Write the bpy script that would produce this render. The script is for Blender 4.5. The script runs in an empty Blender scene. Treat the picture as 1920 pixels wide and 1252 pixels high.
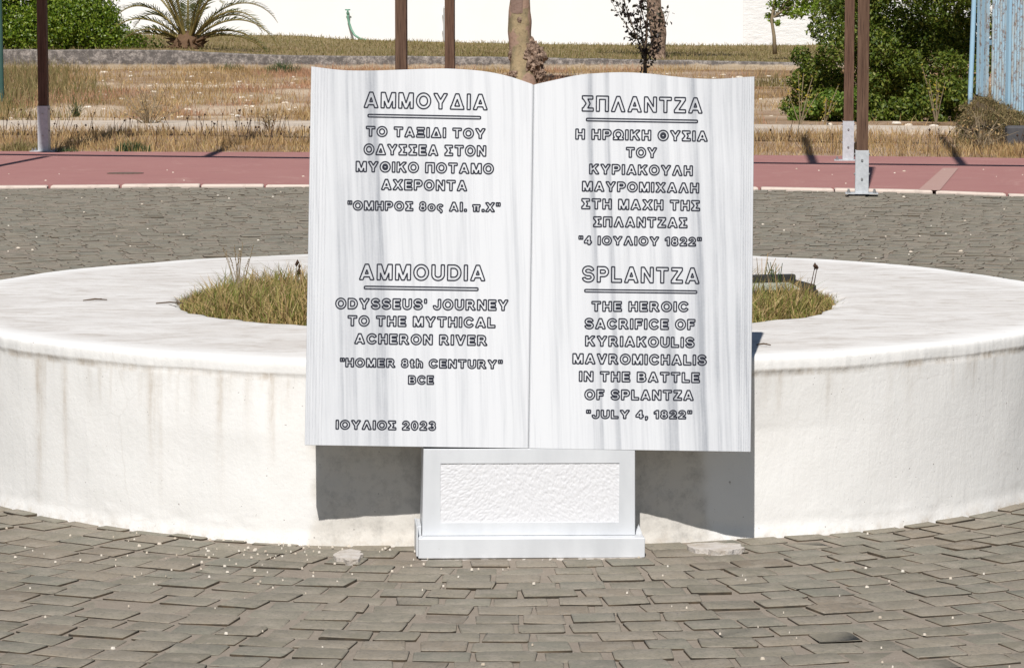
import bpy, math, random
import numpy as np
from mathutils import Vector, Matrix

# ------------------------------------------------------------------ camera, world, sun, exposure
scene = bpy.context.scene
COL = scene.collection
F_PX, HORIZON, CAM_H = 6100.0, -30.0, 1.55          # focal length in px of a 1920 px frame, horizon row, eye height
PITCH = math.atan((626 - HORIZON) / F_PX)
cam_d = bpy.data.cameras.new("camera")
cam = bpy.data.objects.new("camera", cam_d); COL.objects.link(cam)
cam_d.sensor_width = 36.0; cam_d.lens = F_PX / 1920 * 36.0
cam_d.clip_start = 0.1; cam_d.clip_end = 3000
cam.location = (0, 0, CAM_H); cam.rotation_euler = (math.pi / 2 - PITCH, 0, 0)
scene.camera = cam

SUN_EL, SUN_AZ = math.radians(50.0), math.radians(7.2)   # light travels towards +Y and a little to +X
world = bpy.data.worlds.new("World"); scene.world = world; world.use_nodes = True
wn = world.node_tree
sky = wn.nodes.new("ShaderNodeTexSky"); sky.sky_type = 'NISHITA'; sky.sun_disc = False
sky.sun_elevation = SUN_EL; sky.sun_rotation = math.pi + SUN_AZ
sky.air_density = 1.0; sky.dust_density = 0.25
wn.links.new(sky.outputs[0], wn.nodes["Background"].inputs[0])
wn.nodes["Background"].inputs[1].default_value = 0.05
sun_d = bpy.data.lights.new("sun", 'SUN'); sun_d.energy = 5.0; sun_d.angle = math.radians(0.5); sun_d.color = (1.0, 0.965, 0.92)
sun = bpy.data.objects.new("sun", sun_d); COL.objects.link(sun)
SUN_DIR = Vector((math.sin(SUN_AZ) * math.cos(SUN_EL), math.cos(SUN_AZ) * math.cos(SUN_EL), -math.sin(SUN_EL)))
sun.rotation_euler = SUN_DIR.to_track_quat('-Z', 'Y').to_euler(); sun.location = (-2, -10, 12)
scene.view_settings.view_transform = 'Standard'; scene.view_settings.look = 'None'
scene.view_settings.exposure = 0.0; scene.view_settings.gamma = 1.0
scene.render.engine = 'CYCLES'
scene.cycles.max_bounces = 6; scene.cycles.diffuse_bounces = 3; scene.cycles.transparent_max_bounces = 4

# ------------------------------------------------------------------ helpers
_f = np.array([0, math.cos(PITCH), -math.sin(PITCH)]); _u = np.array([0, math.sin(PITCH), math.cos(PITCH)])
def ray(px, py): return F_PX * _f + (px - 960) * np.array([1.0, 0, 0]) - (py - 626) * _u
def at(px, py, z=0.0):                    # the point of height z seen at a pixel of the photograph
    d = ray(px, py); t = (z - CAM_H) / d[2]; return np.array([d[0] * t, d[1] * t, z])
def atY(px, py, Y):                       # the point at distance Y seen at a pixel
    d = ray(px, py); t = Y / d[1]; return np.array([d[0] * t, Y, CAM_H + d[2] * t])
rng = np.random.default_rng(7); random.seed(7)

def tag(o, label=None, cat=None, group=None, kind=None):
    if label: o["label"] = label
    if cat: o["category"] = cat
    if group: o["group"] = group
    if kind: o["kind"] = kind
    return o
def empty(name, loc, label, cat, group=None, rz=0.0):
    o = bpy.data.objects.new(name, None); COL.objects.link(o)
    o.location = loc; o.rotation_euler = (0, 0, rz); o.empty_display_size = 0.1
    return tag(o, label, cat, group)
def mk(name, V, F, mat=None, parent=None, smooth=False, midx=None, attrs=None):
    """One mesh object. F: a list of index tuples, or arrays (n,3)/(n,4)."""
    me = bpy.data.meshes.new(name)
    V = np.asarray(V, dtype=np.float32).reshape(-1, 3)
    if isinstance(F, list) and F and not isinstance(F[0], np.ndarray):
        me.from_pydata(V.tolist(), [], [tuple(int(i) for i in f) for f in F])
    else:
        if isinstance(F, np.ndarray): F = [F]
        loops = np.concatenate([f.ravel() for f in F]).astype(np.int32)
        tot = np.concatenate([np.full(len(f), f.shape[1], dtype=np.int32) for f in F])
        st = np.concatenate([[0], np.cumsum(tot)[:-1]]).astype(np.int32)
        me.vertices.add(len(V)); me.vertices.foreach_set("co", V.ravel())
        me.loops.add(len(loops)); me.loops.foreach_set("vertex_index", loops)
        me.polygons.add(len(tot)); me.polygons.foreach_set("loop_start", st); me.polygons.foreach_set("loop_total", tot)
        me.update(calc_edges=True)
    mats = mat if isinstance(mat, (list, tuple)) else [mat]
    for m in mats:
        if m: me.materials.append(m)
    if midx is not None: me.polygons.foreach_set("material_index", np.asarray(midx, dtype=np.int32))
    if smooth: me.polygons.foreach_set("use_smooth", np.ones(len(me.polygons), dtype=bool))
    if attrs:
        for k, v in attrs.items():
            a = me.attributes.new(k, 'FLOAT', 'POINT'); a.data.foreach_set("value", np.asarray(v, dtype=np.float32))
    me.update()
    o = bpy.data.objects.new(name, me); COL.objects.link(o)
    if parent is not None: o.parent = parent
    return o
class MB:
    """Collects boxes, tubes and sheets, then links them as one mesh object."""
    def __init__(s): s.v, s.f = [], []
    def add(s, V, F):
        n = len(s.v); s.v += [tuple(map(float, p)) for p in V]; s.f += [tuple(int(i) + n for i in f) for f in F]; return s
    def box(s, x0, y0, z0, x1, y1, z1, b=0.0):
        if b <= 0:
            V = [(x, y, z) for z in (z0, z1) for (x, y) in ((x0, y0), (x1, y0), (x1, y1), (x0, y1))]
            return s.add(V, [(0, 3, 2, 1), (4, 5, 6, 7), (0, 1, 5, 4), (1, 2, 6, 5), (2, 3, 7, 6), (3, 0, 4, 7)])
        R = []
        for z, i in ((z0, b), (z0 + b, 0), (z1 - b, 0), (z1, b)):
            xa, xb, ya, yb = x0 + i, x1 - i, y0 + i, y1 - i
            c = 0.6 * b
            R.append([(xa + c, ya, z), (xb - c, ya, z), (xb, ya + c, z), (xb, yb - c, z), (xb - c, yb, z), (xa + c, yb, z), (xa, yb - c, z), (xa, ya + c, z)])
        return s.loft(R)
    def loft(s, R, cap=True):
        n = len(R[0]); V = [p for r in R for p in r]; F = []
        for k in range(len(R) - 1):
            for i in range(n):
                j = (i + 1) % n; F.append((k * n + i, k * n + j, (k + 1) * n + j, (k + 1) * n + i))
        if cap: F.append(tuple(range(n))[::-1]); F.append(tuple(range((len(R) - 1) * n, len(R) * n)))
        return s.add(V, F)
    def tube(s, P, r, n=8, jit=0.0):
        P = [Vector(map(float, p)) for p in P]; r = r if hasattr(r, '__len__') else [r] * len(P)
        R = []; ref = None
        for i, p in enumerate(P):
            t = (P[min(i + 1, len(P) - 1)] - P[max(i - 1, 0)]).normalized()
            if ref is None: ref = t.orthogonal().normalized()
            ref = (ref - t * ref.dot(t)).normalized(); q = t.cross(ref)
            R.append([tuple(p + (ref * math.cos(a) + q * math.sin(a)) * r[i] * (1 + random.uniform(-jit, jit)))
                      for a in (2 * math.pi * k / n for k in range(n))])
        return s.loft(R)
    def build(s, name, mat, parent=None, smooth=False): return mk(name, s.v, s.f, mat, parent, smooth)

def vnoise(x, y, seed=0):
    """Smooth 2-D value noise, 0..1."""
    x = np.asarray(x, float); y = np.asarray(y, float); xi = np.floor(x).astype(np.int64); yi = np.floor(y).astype(np.int64)
    fx = x - xi; fy = y - yi; fx = fx * fx * (3 - 2 * fx); fy = fy * fy * (3 - 2 * fy)
    def h(a, b):
        n = (a * 374761393 + b * 668265263 + seed * 982451653) & 0xffffffff
        n = ((n ^ (n >> 13)) * 1274126177) & 0xffffffff
        return ((n ^ (n >> 16)) & 0xffff) / 65535.0
    return (h(xi, yi) * (1 - fx) + h(xi + 1, yi) * fx) * (1 - fy) + (h(xi, yi + 1) * (1 - fx) + h(xi + 1, yi + 1) * fx) * fy
def fbm(x, y, seed=0, o=3): return sum(vnoise(x * 2 ** k, y * 2 ** k, seed + k) * 0.5 ** k for k in range(o)) / sum(0.5 ** k for k in range(o))

# ------------------------------------------------------------------ materials
class NT:
    """Small wrapper for building a Principled material from nodes."""
    def __init__(s, name, rough=0.8, spec=0.3):
        s.m = bpy.data.materials.new(name); s.m.use_nodes = True; s.t = s.m.node_tree
        s.b = s.t.nodes["Principled BSDF"]; s.b.inputs["Roughness"].default_value = rough
        s.b.inputs["Specular IOR Level"].default_value = spec
    def n(s, k, **kw):
        x = s.t.nodes.new(k)
        for a, b in kw.items(): setattr(x, a, b)
        return x
    def L(s, a, b): s.t.links.new(a, b)
    def coord(s, scale=(1, 1, 1), rot=(0, 0, 0), kind="Object"):
        c = s.n("ShaderNodeTexCoord"); m = s.n("ShaderNodeMapping"); m.inputs["Scale"].default_value = scale; m.inputs["Rotation"].default_value = rot
        s.L(c.outputs[kind], m.inputs[0]); return m.outputs[0]
    def noise(s, scale=5, detail=4, rough=0.6, co=None, dist=0.0):
        x = s.n("ShaderNodeTexNoise"); x.inputs["Scale"].default_value = scale; x.inputs["Detail"].default_value = detail
        x.inputs["Roughness"].default_value = rough; x.inputs["Distortion"].default_value = dist
        s.L(co if co is not None else s.coord(), x.inputs["Vector"]); return x.outputs[0]
    def vor(s, scale=5, co=None, feature='F1'):
        x = s.n("ShaderNodeTexVoronoi"); x.inputs["Scale"].default_value = scale; x.feature = feature
        s.L(co if co is not None else s.coord(), x.inputs["Vector"]); return x
    def ramp(s, fac, stops, interp='LINEAR'):
        r = s.n("ShaderNodeValToRGB"); e = r.color_ramp; e.interpolation = interp
        while len(e.elements) < len(stops): e.elements.new(0.5)
        for el, (p, c) in zip(e.elements, stops):
            el.position = p; el.color = (c, c, c, 1) if not hasattr(c, '__len__') else (*c, 1)
        s.L(fac, r.inputs[0]); return r.outputs[0]
    def mix(s, a, b, fac, mode='MIX'):
        x = s.n("ShaderNodeMix", data_type='RGBA', blend_type=mode)
        for v, k in ((fac, 0), (a, 6), (b, 7)):
            if isinstance(v, (int, float)): x.inputs[k].default_value = v
            elif isinstance(v, tuple): x.inputs[k].default_value = (*v, 1)
            else: s.L(v, x.inputs[k])
        return x.outputs[2]
    def math(s, op, a, b=0.0):
        x = s.n("ShaderNodeMath", operation=op)
        for v, k in ((a, 0), (b, 1)):
            if isinstance(v, (int, float)): x.inputs[k].default_value = v
            else: s.L(v, x.inputs[k])
        return x.outputs[0]
    def attr(s, name):
        a = s.n("ShaderNodeAttribute"); a.attribute_name = name; return a.outputs["Fac"]
    def island(s): return s.n("ShaderNodeNewGeometry").outputs["Random Per Island"]
    def col(s, v):
        if isinstance(v, tuple): s.b.inputs["Base Color"].default_value = (*v, 1)
        else: s.L(v, s.b.inputs["Base Color"])
        return s
    def bump(s, h, strength=0.3, dist=0.01):
        x = s.n("ShaderNodeBump"); x.inputs["Strength"].default_value = strength; x.inputs["Distance"].default_value = dist
        s.L(h, x.inputs["Height"]); s.L(x.outputs[0], s.b.inputs["Normal"]); return s
def leafmat(name, stops, rough=0.45, trans=0.35, spec=0.4, clump=None):
    k = NT(name, rough, spec); c = k.ramp(k.island(), stops)
    if clump: c = k.mix(c, clump[0], k.ramp(k.noise(clump[1], 4, 0.7), [(0.44, 0), (0.62, clump[2])]))
    k.col(c)
    tr = k.n("ShaderNodeBsdfTranslucent"); k.L(c, tr.inputs[0]); mx = k.n("ShaderNodeMixShader"); mx.inputs[0].default_value = trans
    k.L(k.b.outputs[0], mx.inputs[1]); k.L(tr.outputs[0], mx.inputs[2]); k.L(mx.outputs[0], k.t.nodes["Material Output"].inputs[0])
    return k.m
M = {}
# marble: white with grey veins that run down the slab, each vein at its own place with one sharp side
VEIN_L = [(-.61, .2), (-.56, .34), (-.548, .7), (-.543, .26), (-.52, .42), (-.512, .75), (-.508, .3), (-.485, .45), (-.46, .65), (-.432, .95), (-.426, .26), (-.39, .16), (-.33, .14), (-.30, .28), (-.296, .05), (-.22, .06), (-.20, .2), (-.195, .03), (-.10, .03), (-.06, .14), (-.055, .02), (0, .0)]
VEIN_R = [(0, .0), (.05, .04), (.056, .16), (.06, .03), (.10, .06), (.14, .25), (.158, .9), (.163, .12), (.19, .2), (.204, .8), (.209, .08), (.24, .3), (.26, .15), (.32, .1), (.352, .8), (.367, .6), (.371, .1), (.41, .32), (.444, 1.0), (.450, .3), (.475, .42), (.486, .85), (.491, .3), (.512, .65), (.518, .32), (.56, .5), (.61, .4)]
k = NT("marble", 0.42, 0.4)
sep = k.n("ShaderNodeSeparateXYZ"); k.L(k.coord(), sep.inputs[0])
wob = k.noise(1.6, 2, 0.5, k.coord((1.6, 1, 0.9))); wob2 = k.noise(9, 3, 0.6, k.coord((1, 1, 0.35)))
lean = k.math('MULTIPLY', k.math('SUBTRACT', 1.0, sep.outputs[2]), 0.046)
ut = k.math('ADD', k.math('SUBTRACT', sep.outputs[0], lean), k.math('ADD', k.math('MULTIPLY', k.math('SUBTRACT', wob, 0.5), 0.016), k.math('MULTIPLY', k.math('SUBTRACT', wob2, 0.5), 0.006)))
tt_ = k.math('ADD', k.math('MULTIPLY', ut, 1 / 1.30), 0.5)
g = k.math('MAXIMUM', k.ramp(tt_, [(u / 1.30 + .5, v) for u, v in VEIN_L]), k.ramp(tt_, [(u / 1.30 + .5, v) for u, v in VEIN_R]))
cmb = k.n("ShaderNodeCombineXYZ"); k.L(ut, cmb.inputs[0]); k.L(k.math('MULTIPLY', sep.outputs[2], 0.03), cmb.inputs[2])
fine = k.noise(42, 4, 0.7, cmb.outputs[0]); cloud = k.noise(3.2, 4, 0.6, k.coord((1.2, 1, 0.6)))
g = k.math('MULTIPLY', g, k.math('ADD', 0.35, k.math('MULTIPLY', k.ramp(cloud, [(0.3, 0), (0.7, 1)]), 0.75)))
fine2 = k.noise(95, 3, 0.65, cmb.outputs[0])
g = k.math('MULTIPLY', g, k.math('ADD', 0.55, k.math('MULTIPLY', k.ramp(fine2, [(0.35, 0), (0.65, 1)]), 0.6)))
g = k.math('ADD', g, k.math('MULTIPLY', k.ramp(fine, [(0.48, 0), (0.75, 1)]), 0.34))
g = k.math('MULTIPLY', g, k.math('ADD', 0.75, k.math('MULTIPLY', k.noise(150, 2, 0.7), 0.5)))
c = k.mix((0.675, 0.685, 0.705), (0.31, 0.325, 0.355), k.math('MINIMUM', k.math('MULTIPLY', g, 1.1), 0.9))
k.col(c); k.bump(k.noise(220, 2), 0.08, 0.001); M['marble'] = k.m
k = NT("plain_marble", 0.45, 0.4)
c = k.mix((0.655, 0.67, 0.69), (0.545, 0.56, 0.58), k.ramp(k.noise(7, 4, 0.6, k.coord((1, 1, 0.35))), [(0.4, 0), (0.75, 1)]))
k.col(k.mix(c, (0.4, 0.38, 0.33), k.ramp(k.noise(55, 3, 0.8), [(0.66, 0), (0.8, 0.4)]))); k.bump(k.noise(200, 2), 0.08, 0.001); M['plain_marble'] = k.m
k = NT("tooled_marble", 0.6, 0.3); k.col(k.mix((0.74, 0.74, 0.755), (0.66, 0.66, 0.68), k.noise(60, 3))); k.bump(k.noise(150, 3), 0.3, 0.002); M['tooled'] = k.m
k = NT("engraving_paint", 0.6, 0.2); k.col(k.mix((0.018, 0.02, 0.032), (0.06, 0.065, 0.085), k.ramp(k.noise(120, 3), [(0.45, 0), (0.75, 1)]))); M['ink'] = k.m
# whitewashed plaster of the round planter: dirt, stains and a patch of bare render, its colour darkened to deepen the book's shadow
k = NT("whitewash", 0.85, 0.2)
st = k.attr("stain"); dirt = k.attr("dirt"); patch = k.attr("raw"); foot = k.attr("foot")
n1 = k.noise(9, 5, 0.65); n2 = k.noise(70, 4, 0.7)
c = k.mix((0.82, 0.81, 0.79), (0.765, 0.75, 0.725), n1)
c = k.mix(c, (0.46, 0.39, 0.31), k.math('MULTIPLY', st, k.math('MULTIPLY', k.ramp(n2, [(0.25, 0.5), (0.7, 1)]), k.ramp(k.noise(45, 4, 0.7, k.coord((1, 1, 0.12))), [(0.36, 0.25), (0.6, 1.0)]))))
dn = k.ramp(k.noise(3.4, 6, 0.72, k.coord((0.75, 1.7, 1)), 0.6), [(0.40, 0), (0.62, 0.85)])
dn2 = k.ramp(k.noise(16, 5, 0.75, k.coord((0.5, 1.5, 1))), [(0.50, 0), (0.66, 0.6)])
c = k.mix(c, (0.58, 0.545, 0.51), k.math('MULTIPLY', dirt, k.math('ADD', 0.42, k.math('MULTIPLY', dn, 0.55))))
c = k.mix(c, (0.40, 0.35, 0.30), k.math('MULTIPLY', dirt, dn2))
c = k.mix(c, k.mix((0.62, 0.585, 0.53), (0.32, 0.30, 0.27), k.ramp(k.noise(18, 6, 0.78), [(0.48, 0), (0.78, 1)])), patch)
c = k.mix(c, (0.48, 0.40, 0.31), k.math('MULTIPLY', foot, k.ramp(k.noise(20, 5, 0.75), [(0.45, 0), (0.75, 0.45)])))
spk = k.ramp(k.noise(95, 2, 0.5), [(0.74, 0), (0.77, 0.7)])
c = k.mix(c, (0.25, 0.22, 0.2), spk)
crk = k.ramp(k.vor(2.3, k.mix(k.coord(), k.noise(6, 3), 0.12), 'DISTANCE_TO_EDGE').outputs["Distance"], [(0.0, 0.16), (0.005, 0)])
c = k.mix(c, (0.42, 0.37, 0.32), k.math('MULTIPLY', crk, k.ramp(k.noise(2.1, 2), [(0.5, 0), (0.6, 1)])))
k.col(c); k.bump(k.math('ADD', k.math('ADD', k.math('MULTIPLY', n2, 0.5), k.noise(26, 5, 0.7)), k.math('MULTIPLY', k.noise(22, 4, 0.65, k.coord((1, 1, 0.22)), 0.5), 1.3)), 0.26, 0.006); M['whitewash'] = k.m
k = NT("soil", 0.95, 0.1); k.col(k.mix((0.12, 0.085, 0.055), (0.24, 0.18, 0.11), k.noise(30, 4))); k.bump(k.noise(60, 4), 0.6, 0.02); M['soil'] = k.m
# stone setts
k = NT("sett_top", 0.75, 0.3)
i = k.island(); n1 = k.noise(14, 5, 0.65); n2 = k.noise(120, 4, 0.7)
c = k.ramp(i, [(0.0, (0.192, 0.173, 0.131)), (0.3, (0.245, 0.218, 0.169)), (0.55, (0.208, 0.197, 0.156)), (0.7, (0.224, 0.199, 0.153)), (0.88, (0.262, 0.226, 0.176)), (1, (0.22, 0.182, 0.137))])
c = k.mix(c, (0.30, 0.262, 0.212), k.ramp(n1, [(0.46, 0), (0.66, 0.8)])); c = k.mix(c, (0.12, 0.115, 0.1), k.ramp(n2, [(0.5, 0), (0.7, 0.75)]))
c = k.mix(c, (0.34, 0.24, 0.10), k.ramp(k.noise(5, 5, 0.7), [(0.68, 0), (0.74, 0.5)]))
k.col(c); k.bump(k.math('ADD', n1, k.math('MULTIPLY', n2, 0.6)), 0.5, 0.007); M['sett'] = k.m
k = NT("sett_side", 0.9, 0.15); k.col(k.mix((0.035, 0.03, 0.023), (0.10, 0.072, 0.045), k.ramp(k.noise(20, 4), [(0.4, 0), (0.75, 1)]))); M['sett_side'] = k.m
k = NT("joint_sand", 0.95, 0.1)
c = k.mix((0.32, 0.275, 0.225), (0.22, 0.185, 0.15), k.noise(25, 5, 0.7)); c = k.mix(c, (0.5, 0.45, 0.39), k.ramp(k.noise(140, 3, 0.7), [(0.62, 0), (0.75, 0.7)]))
k.col(c); k.bump(k.noise(90, 4, 0.7), 0.6, 0.008); M['joint'] = k.m
k = NT("red_path", 0.85, 0.2)
c = k.mix((0.335, 0.155, 0.145), (0.385, 0.20, 0.18), k.noise(1.4, 5, 0.65)); c = k.mix(c, (0.47, 0.29, 0.25), k.ramp(k.noise(2.2, 6, 0.75, k.coord((1, 0.6, 1)), 1.0), [(0.55, 0), (0.75, 0.7)]))
c = k.mix(c, (0.24, 0.115, 0.11), k.ramp(k.noise(3.2, 5, 0.8, k.coord((0.5, 1.2, 1), (0, 0, 0.5))), [(0.55, 0), (0.72, 0.55)]))
c = k.mix(c, (0.55, 0.42, 0.36), k.ramp(k.noise(60, 3, 0.7), [(0.68, 0), (0.76, 0.6)]))
k.col(c); k.bump(k.noise(120, 3), 0.3, 0.004); M['path'] = k.m
k = NT("path_repair", 0.85, 0.2); k.col(k.mix((0.40, 0.25, 0.215), (0.46, 0.31, 0.27), k.noise(8, 5, 0.7))); M['repair'] = k.m
k = NT("kerb_stone", 0.8, 0.2); k.col(k.mix((0.62, 0.52, 0.45), (0.42, 0.35, 0.3), k.ramp(k.noise(9, 5, 0.7), [(0.5, 0), (0.75, 1)]))); M['kerb'] = k.m
k = NT("concrete", 0.9, 0.15); c = k.mix((0.60, 0.51, 0.41), (0.40, 0.34, 0.285), k.ramp(k.noise(5, 6, 0.75), [(0.4, 0), (0.7, 1)])); k.col(c); k.bump(k.noise(40, 4), 0.4, 0.01); M['concrete'] = k.m
k = NT("dry_soil", 0.95, 0.1)
n1 = k.noise(0.55, 5, 0.7, k.coord((0.6, 0.5, 1)))
c = k.ramp(n1, [(0.32, (0.22, 0.14, 0.075)), (0.46, (0.33, 0.225, 0.14)), (0.54, (0.42, 0.30, 0.21)), (0.62, (0.52, 0.41, 0.29)), (0.75, (0.58, 0.47, 0.35))])
c = k.mix(c, (0.30, 0.15, 0.09), k.ramp(k.noise(0.8, 4, 0.6, k.coord((0.8, 0.35, 1))), [(0.56, 0), (0.68, 0.7)]))
c = k.mix(c, k.mix((0.68, 0.55, 0.41), (0.50, 0.37, 0.25), k.ramp(k.noise(9, 5, 0.75), [(0.4, 0), (0.65, 1)])), k.attr('sand'))
c = k.mix(c, (0.16, 0.11, 0.06), k.ramp(k.noise(14, 4, 0.8), [(0.52, 0), (0.75, 0.6)]))
k.col(c); k.bump(k.noise(12, 5, 0.75), 0.8, 0.06); M['field'] = k.m
k = NT("lawn_soil", 0.95, 0.1); k.col(k.mix((0.22, 0.175, 0.085), (0.28, 0.2, 0.11), k.ramp(k.noise(1.2, 5, 0.7, k.coord((0.5, 1, 1))), [(0.42, 0), (0.62, 1)]))); M['lawn'] = k.m
k = NT("dusty_ground", 0.95, 0.1); k.col(k.mix((0.30, 0.23, 0.15), (0.2, 0.17, 0.1), k.noise(0.3, 5))); M['ground'] = k.m
k = NT("stained_wood", 0.7, 0.25)
gr = k.noise(5, 5, 0.7, k.coord((9, 9, 0.5))); c = k.mix((0.085, 0.045, 0.028), (0.155, 0.092, 0.06), k.ramp(gr, [(0.35, 0), (0.7, 1)]))
c = k.mix(c, (0.035, 0.018, 0.012), k.ramp(k.noise(26, 3, 0.6, k.coord((6, 6, 0.25))), [(0.55, 0), (0.7, 0.8)])); k.col(c); k.bump(gr, 0.25, 0.004); M['wood'] = k.m
k = NT("galvanised", 0.5, 0.5); k.b.inputs["Metallic"].default_value = 0.25
k.col(k.mix((0.58, 0.60, 0.62), (0.46, 0.48, 0.50), k.ramp(k.noise(26, 4, 0.7), [(0.4, 0), (0.7, 1)]))); M['galv'] = k.m
k = NT("bolt_steel", 0.4, 0.5); k.b.inputs["Metallic"].default_value = 0.7; k.col(k.mix((0.3, 0.3, 0.3), (0.5, 0.5, 0.5), k.noise(90))); M['bolt'] = k.m
k = NT("white_render", 0.9, 0.2); k.col(k.mix((0.86, 0.86, 0.86), (0.80, 0.80, 0.80), k.noise(1.2, 4))); M['render_white'] = k.m
k = NT("rough_render", 0.95, 0.15); k.col(k.mix((0.84, 0.84, 0.84), (0.74, 0.74, 0.74), k.noise(3, 5))); k.bump(k.noise(7, 6, 0.75, k.coord((0.6, 1, 1.6))), 0.5, 0.06); M['rough_white'] = k.m
k = NT("old_concrete_wall", 0.95, 0.1)
sp = k.n("ShaderNodeSeparateXYZ"); k.L(k.coord(), sp.inputs[0])
c = k.mix((0.14, 0.125, 0.115), (0.46, 0.41, 0.37), k.ramp(k.noise(8, 6, 0.82), [(0.46, 0), (0.66, 1)])); c = k.mix(c, (0.07, 0.065, 0.06), k.ramp(k.noise(26, 4, 0.8), [(0.52, 0), (0.72, 0.8)]))
c = k.mix(c, (0.50, 0.41, 0.30), k.ramp(k.math('ADD', sp.outputs[2], k.math('MULTIPLY', k.noise(3.5, 5, 0.7), 0.14)), [(0.13, 1), (0.17, 0)]))
c = k.mix(c, (0.45, 0.16, 0.05), k.ramp(k.noise(1.7, 5, 0.8), [(0.68, 0), (0.74, 0.7)])); k.col(c); k.bump(k.noise(20, 5, 0.8), 0.8, 0.03); M['old_wall'] = k.m
k = NT("bark_plane", 0.85, 0.2)
c = k.mix((0.37, 0.285, 0.17), (0.23, 0.19, 0.115), k.ramp(k.noise(5, 5, 0.7, k.coord((1, 1, 0.6))), [(0.42, 0), (0.6, 1)]))
c = k.mix(c, (0.36, 0.24, 0.185), k.ramp(k.noise(3.4, 3, 0.5, k.coord((1, 1, 0.8))), [(0.52, 0), (0.55, 0.9)])); c = k.mix(c, (0.10, 0.075, 0.05), k.ramp(k.noise(18, 5, 0.75), [(0.56, 0), (0.72, 0.9)]))
k.col(c); k.bump(k.noise(9, 5, 0.7), 0.7, 0.03); M['bark_plane'] = k.m
k = NT("bark_rough", 0.9, 0.15); c = k.mix((0.12, 0.08, 0.06), (0.50, 0.36, 0.27), k.ramp(k.noise(14, 5, 0.75), [(0.40, 0), (0.62, 1)])); k.col(c); k.bump(k.noise(24, 5, 0.8), 1.0, 0.04); M['bark_rough'] = k.m
k = NT("twig_bark", 0.9, 0.15); k.col(k.mix((0.08, 0.055, 0.04), (0.16, 0.12, 0.085), k.noise(30, 3))); M['twig'] = k.m
k = NT("pale_stem", 0.9, 0.15); k.col(k.mix((0.30, 0.24, 0.16), (0.22, 0.17, 0.11), k.noise(30, 3))); M['pale_stem'] = k.m
k = NT("blue_paint_rust", 0.7, 0.3)
c = k.mix((0.30, 0.46, 0.58), (0.40, 0.56, 0.66), k.noise(6, 4, 0.6, k.coord((1, 1, 0.2))))
c = k.mix(c, (0.40, 0.42, 0.40), k.ramp(k.noise(16, 5, 0.75, k.coord((1, 1, 0.12))), [(0.46, 0), (0.60, 0.9)])); c = k.mix(c, (0.20, 0.11, 0.07), k.ramp(k.noise(24, 5, 0.8, k.coord((1, 1, 0.7))), [(0.50, 0), (0.62, 0.9)]))
k.col(c); M['blue_rust'] = k.m
k = NT("blue_paint", 0.6, 0.35); k.col(k.mix((0.28, 0.48, 0.64), (0.40, 0.58, 0.70), k.noise(8, 4, 0.6, k.coord((1, 1, 0.2))))); M['blue'] = k.m
k = NT("green_pole_paint", 0.6, 0.3); k.col(k.mix((0.025, 0.075, 0.065), (0.05, 0.11, 0.095), k.noise(6, 4))); M['green_pole'] = k.m
k = NT("green_hose", 0.45, 0.4); k.col(k.mix((0.11, 0.27, 0.18), (0.20, 0.36, 0.27), k.noise(5, 3))); M['hose'] = k.m
k = NT("grey_pvc", 0.6, 0.3); k.col(k.mix((0.5, 0.5, 0.5), (0.4, 0.4, 0.4), k.noise(5, 3))); M['pvc'] = k.m
k = NT("black_plastic", 0.5, 0.4); k.col(k.mix((0.012, 0.012, 0.013), (0.04, 0.038, 0.035), k.noise(20, 3))); M['black'] = k.m
k = NT("pale_glass", 0.35, 0.5); k.col(k.mix((0.40, 0.42, 0.34), (0.52, 0.53, 0.45), k.noise(14, 4))); M['pale_glass'] = k.m
k = NT("iron_cover", 0.7, 0.3); k.col(k.mix((0.11, 0.075, 0.06), (0.2, 0.14, 0.11), k.noise(14, 4))); M['iron'] = k.m
k = NT("chalk_chips", 0.9, 0.1); k.col(k.ramp(k.island(), [(0, (0.75, 0.70, 0.62)), (0.7, (0.68, 0.60, 0.5)), (1, (0.5, 0.42, 0.33))])); M['chips'] = k.m
k = NT("mortar", 0.95, 0.1); k.col(k.mix((0.58, 0.54, 0.50), (0.42, 0.36, 0.29), k.ramp(k.noise(22, 5, 0.75), [(0.42, 0), (0.7, 1)]))); k.bump(k.noise(60, 4, 0.75), 0.7, 0.01); M['mortar'] = k.m
M['straw'] = leafmat("straw", [(0, (0.46, 0.30, 0.13)), (0.35, (0.58, 0.40, 0.19)), (0.65, (0.68, 0.52, 0.29)), (0.82, (0.38, 0.22, 0.10)), (0.93, (0.32, 0.29, 0.11)), (1, (0.40, 0.20, 0.11))], 0.8, 0.3, 0.15, ((0.26, 0.16, 0.08), 2.2, 0.7))
M['red_straw'] = leafmat("red_straw", [(0, (0.46, 0.25, 0.14)), (0.5, (0.56, 0.34, 0.21)), (0.8, (0.36, 0.17, 0.11)), (1, (0.62, 0.46, 0.31))], 0.8, 0.3, 0.15)
M['lawn_blade'] = leafmat("lawn_blade", [(0, (0.20, 0.175, 0.065)), (0.45, (0.26, 0.215, 0.095)), (0.75, (0.34, 0.25, 0.13)), (1, (0.15, 0.16, 0.05))], 0.7, 0.3, 0.2)
M['mixed_blade'] = leafmat("mixed_blade", [(0, (0.14, 0.19, 0.03)), (0.28, (0.25, 0.28, 0.07)), (0.48, (0.44, 0.37, 0.14)), (0.65, (0.56, 0.40, 0.17)), (0.85, (0.60, 0.46, 0.25)), (1, (0.28, 0.15, 0.07))], 0.7, 0.3, 0.2, ((0.30, 0.18, 0.08), 7, 0.5))
M['green_blade'] = leafmat("green_blade", [(0, (0.04, 0.075, 0.03)), (0.5, (0.075, 0.12, 0.05)), (1, (0.14, 0.16, 0.06))], 0.6, 0.3, 0.25)
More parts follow.
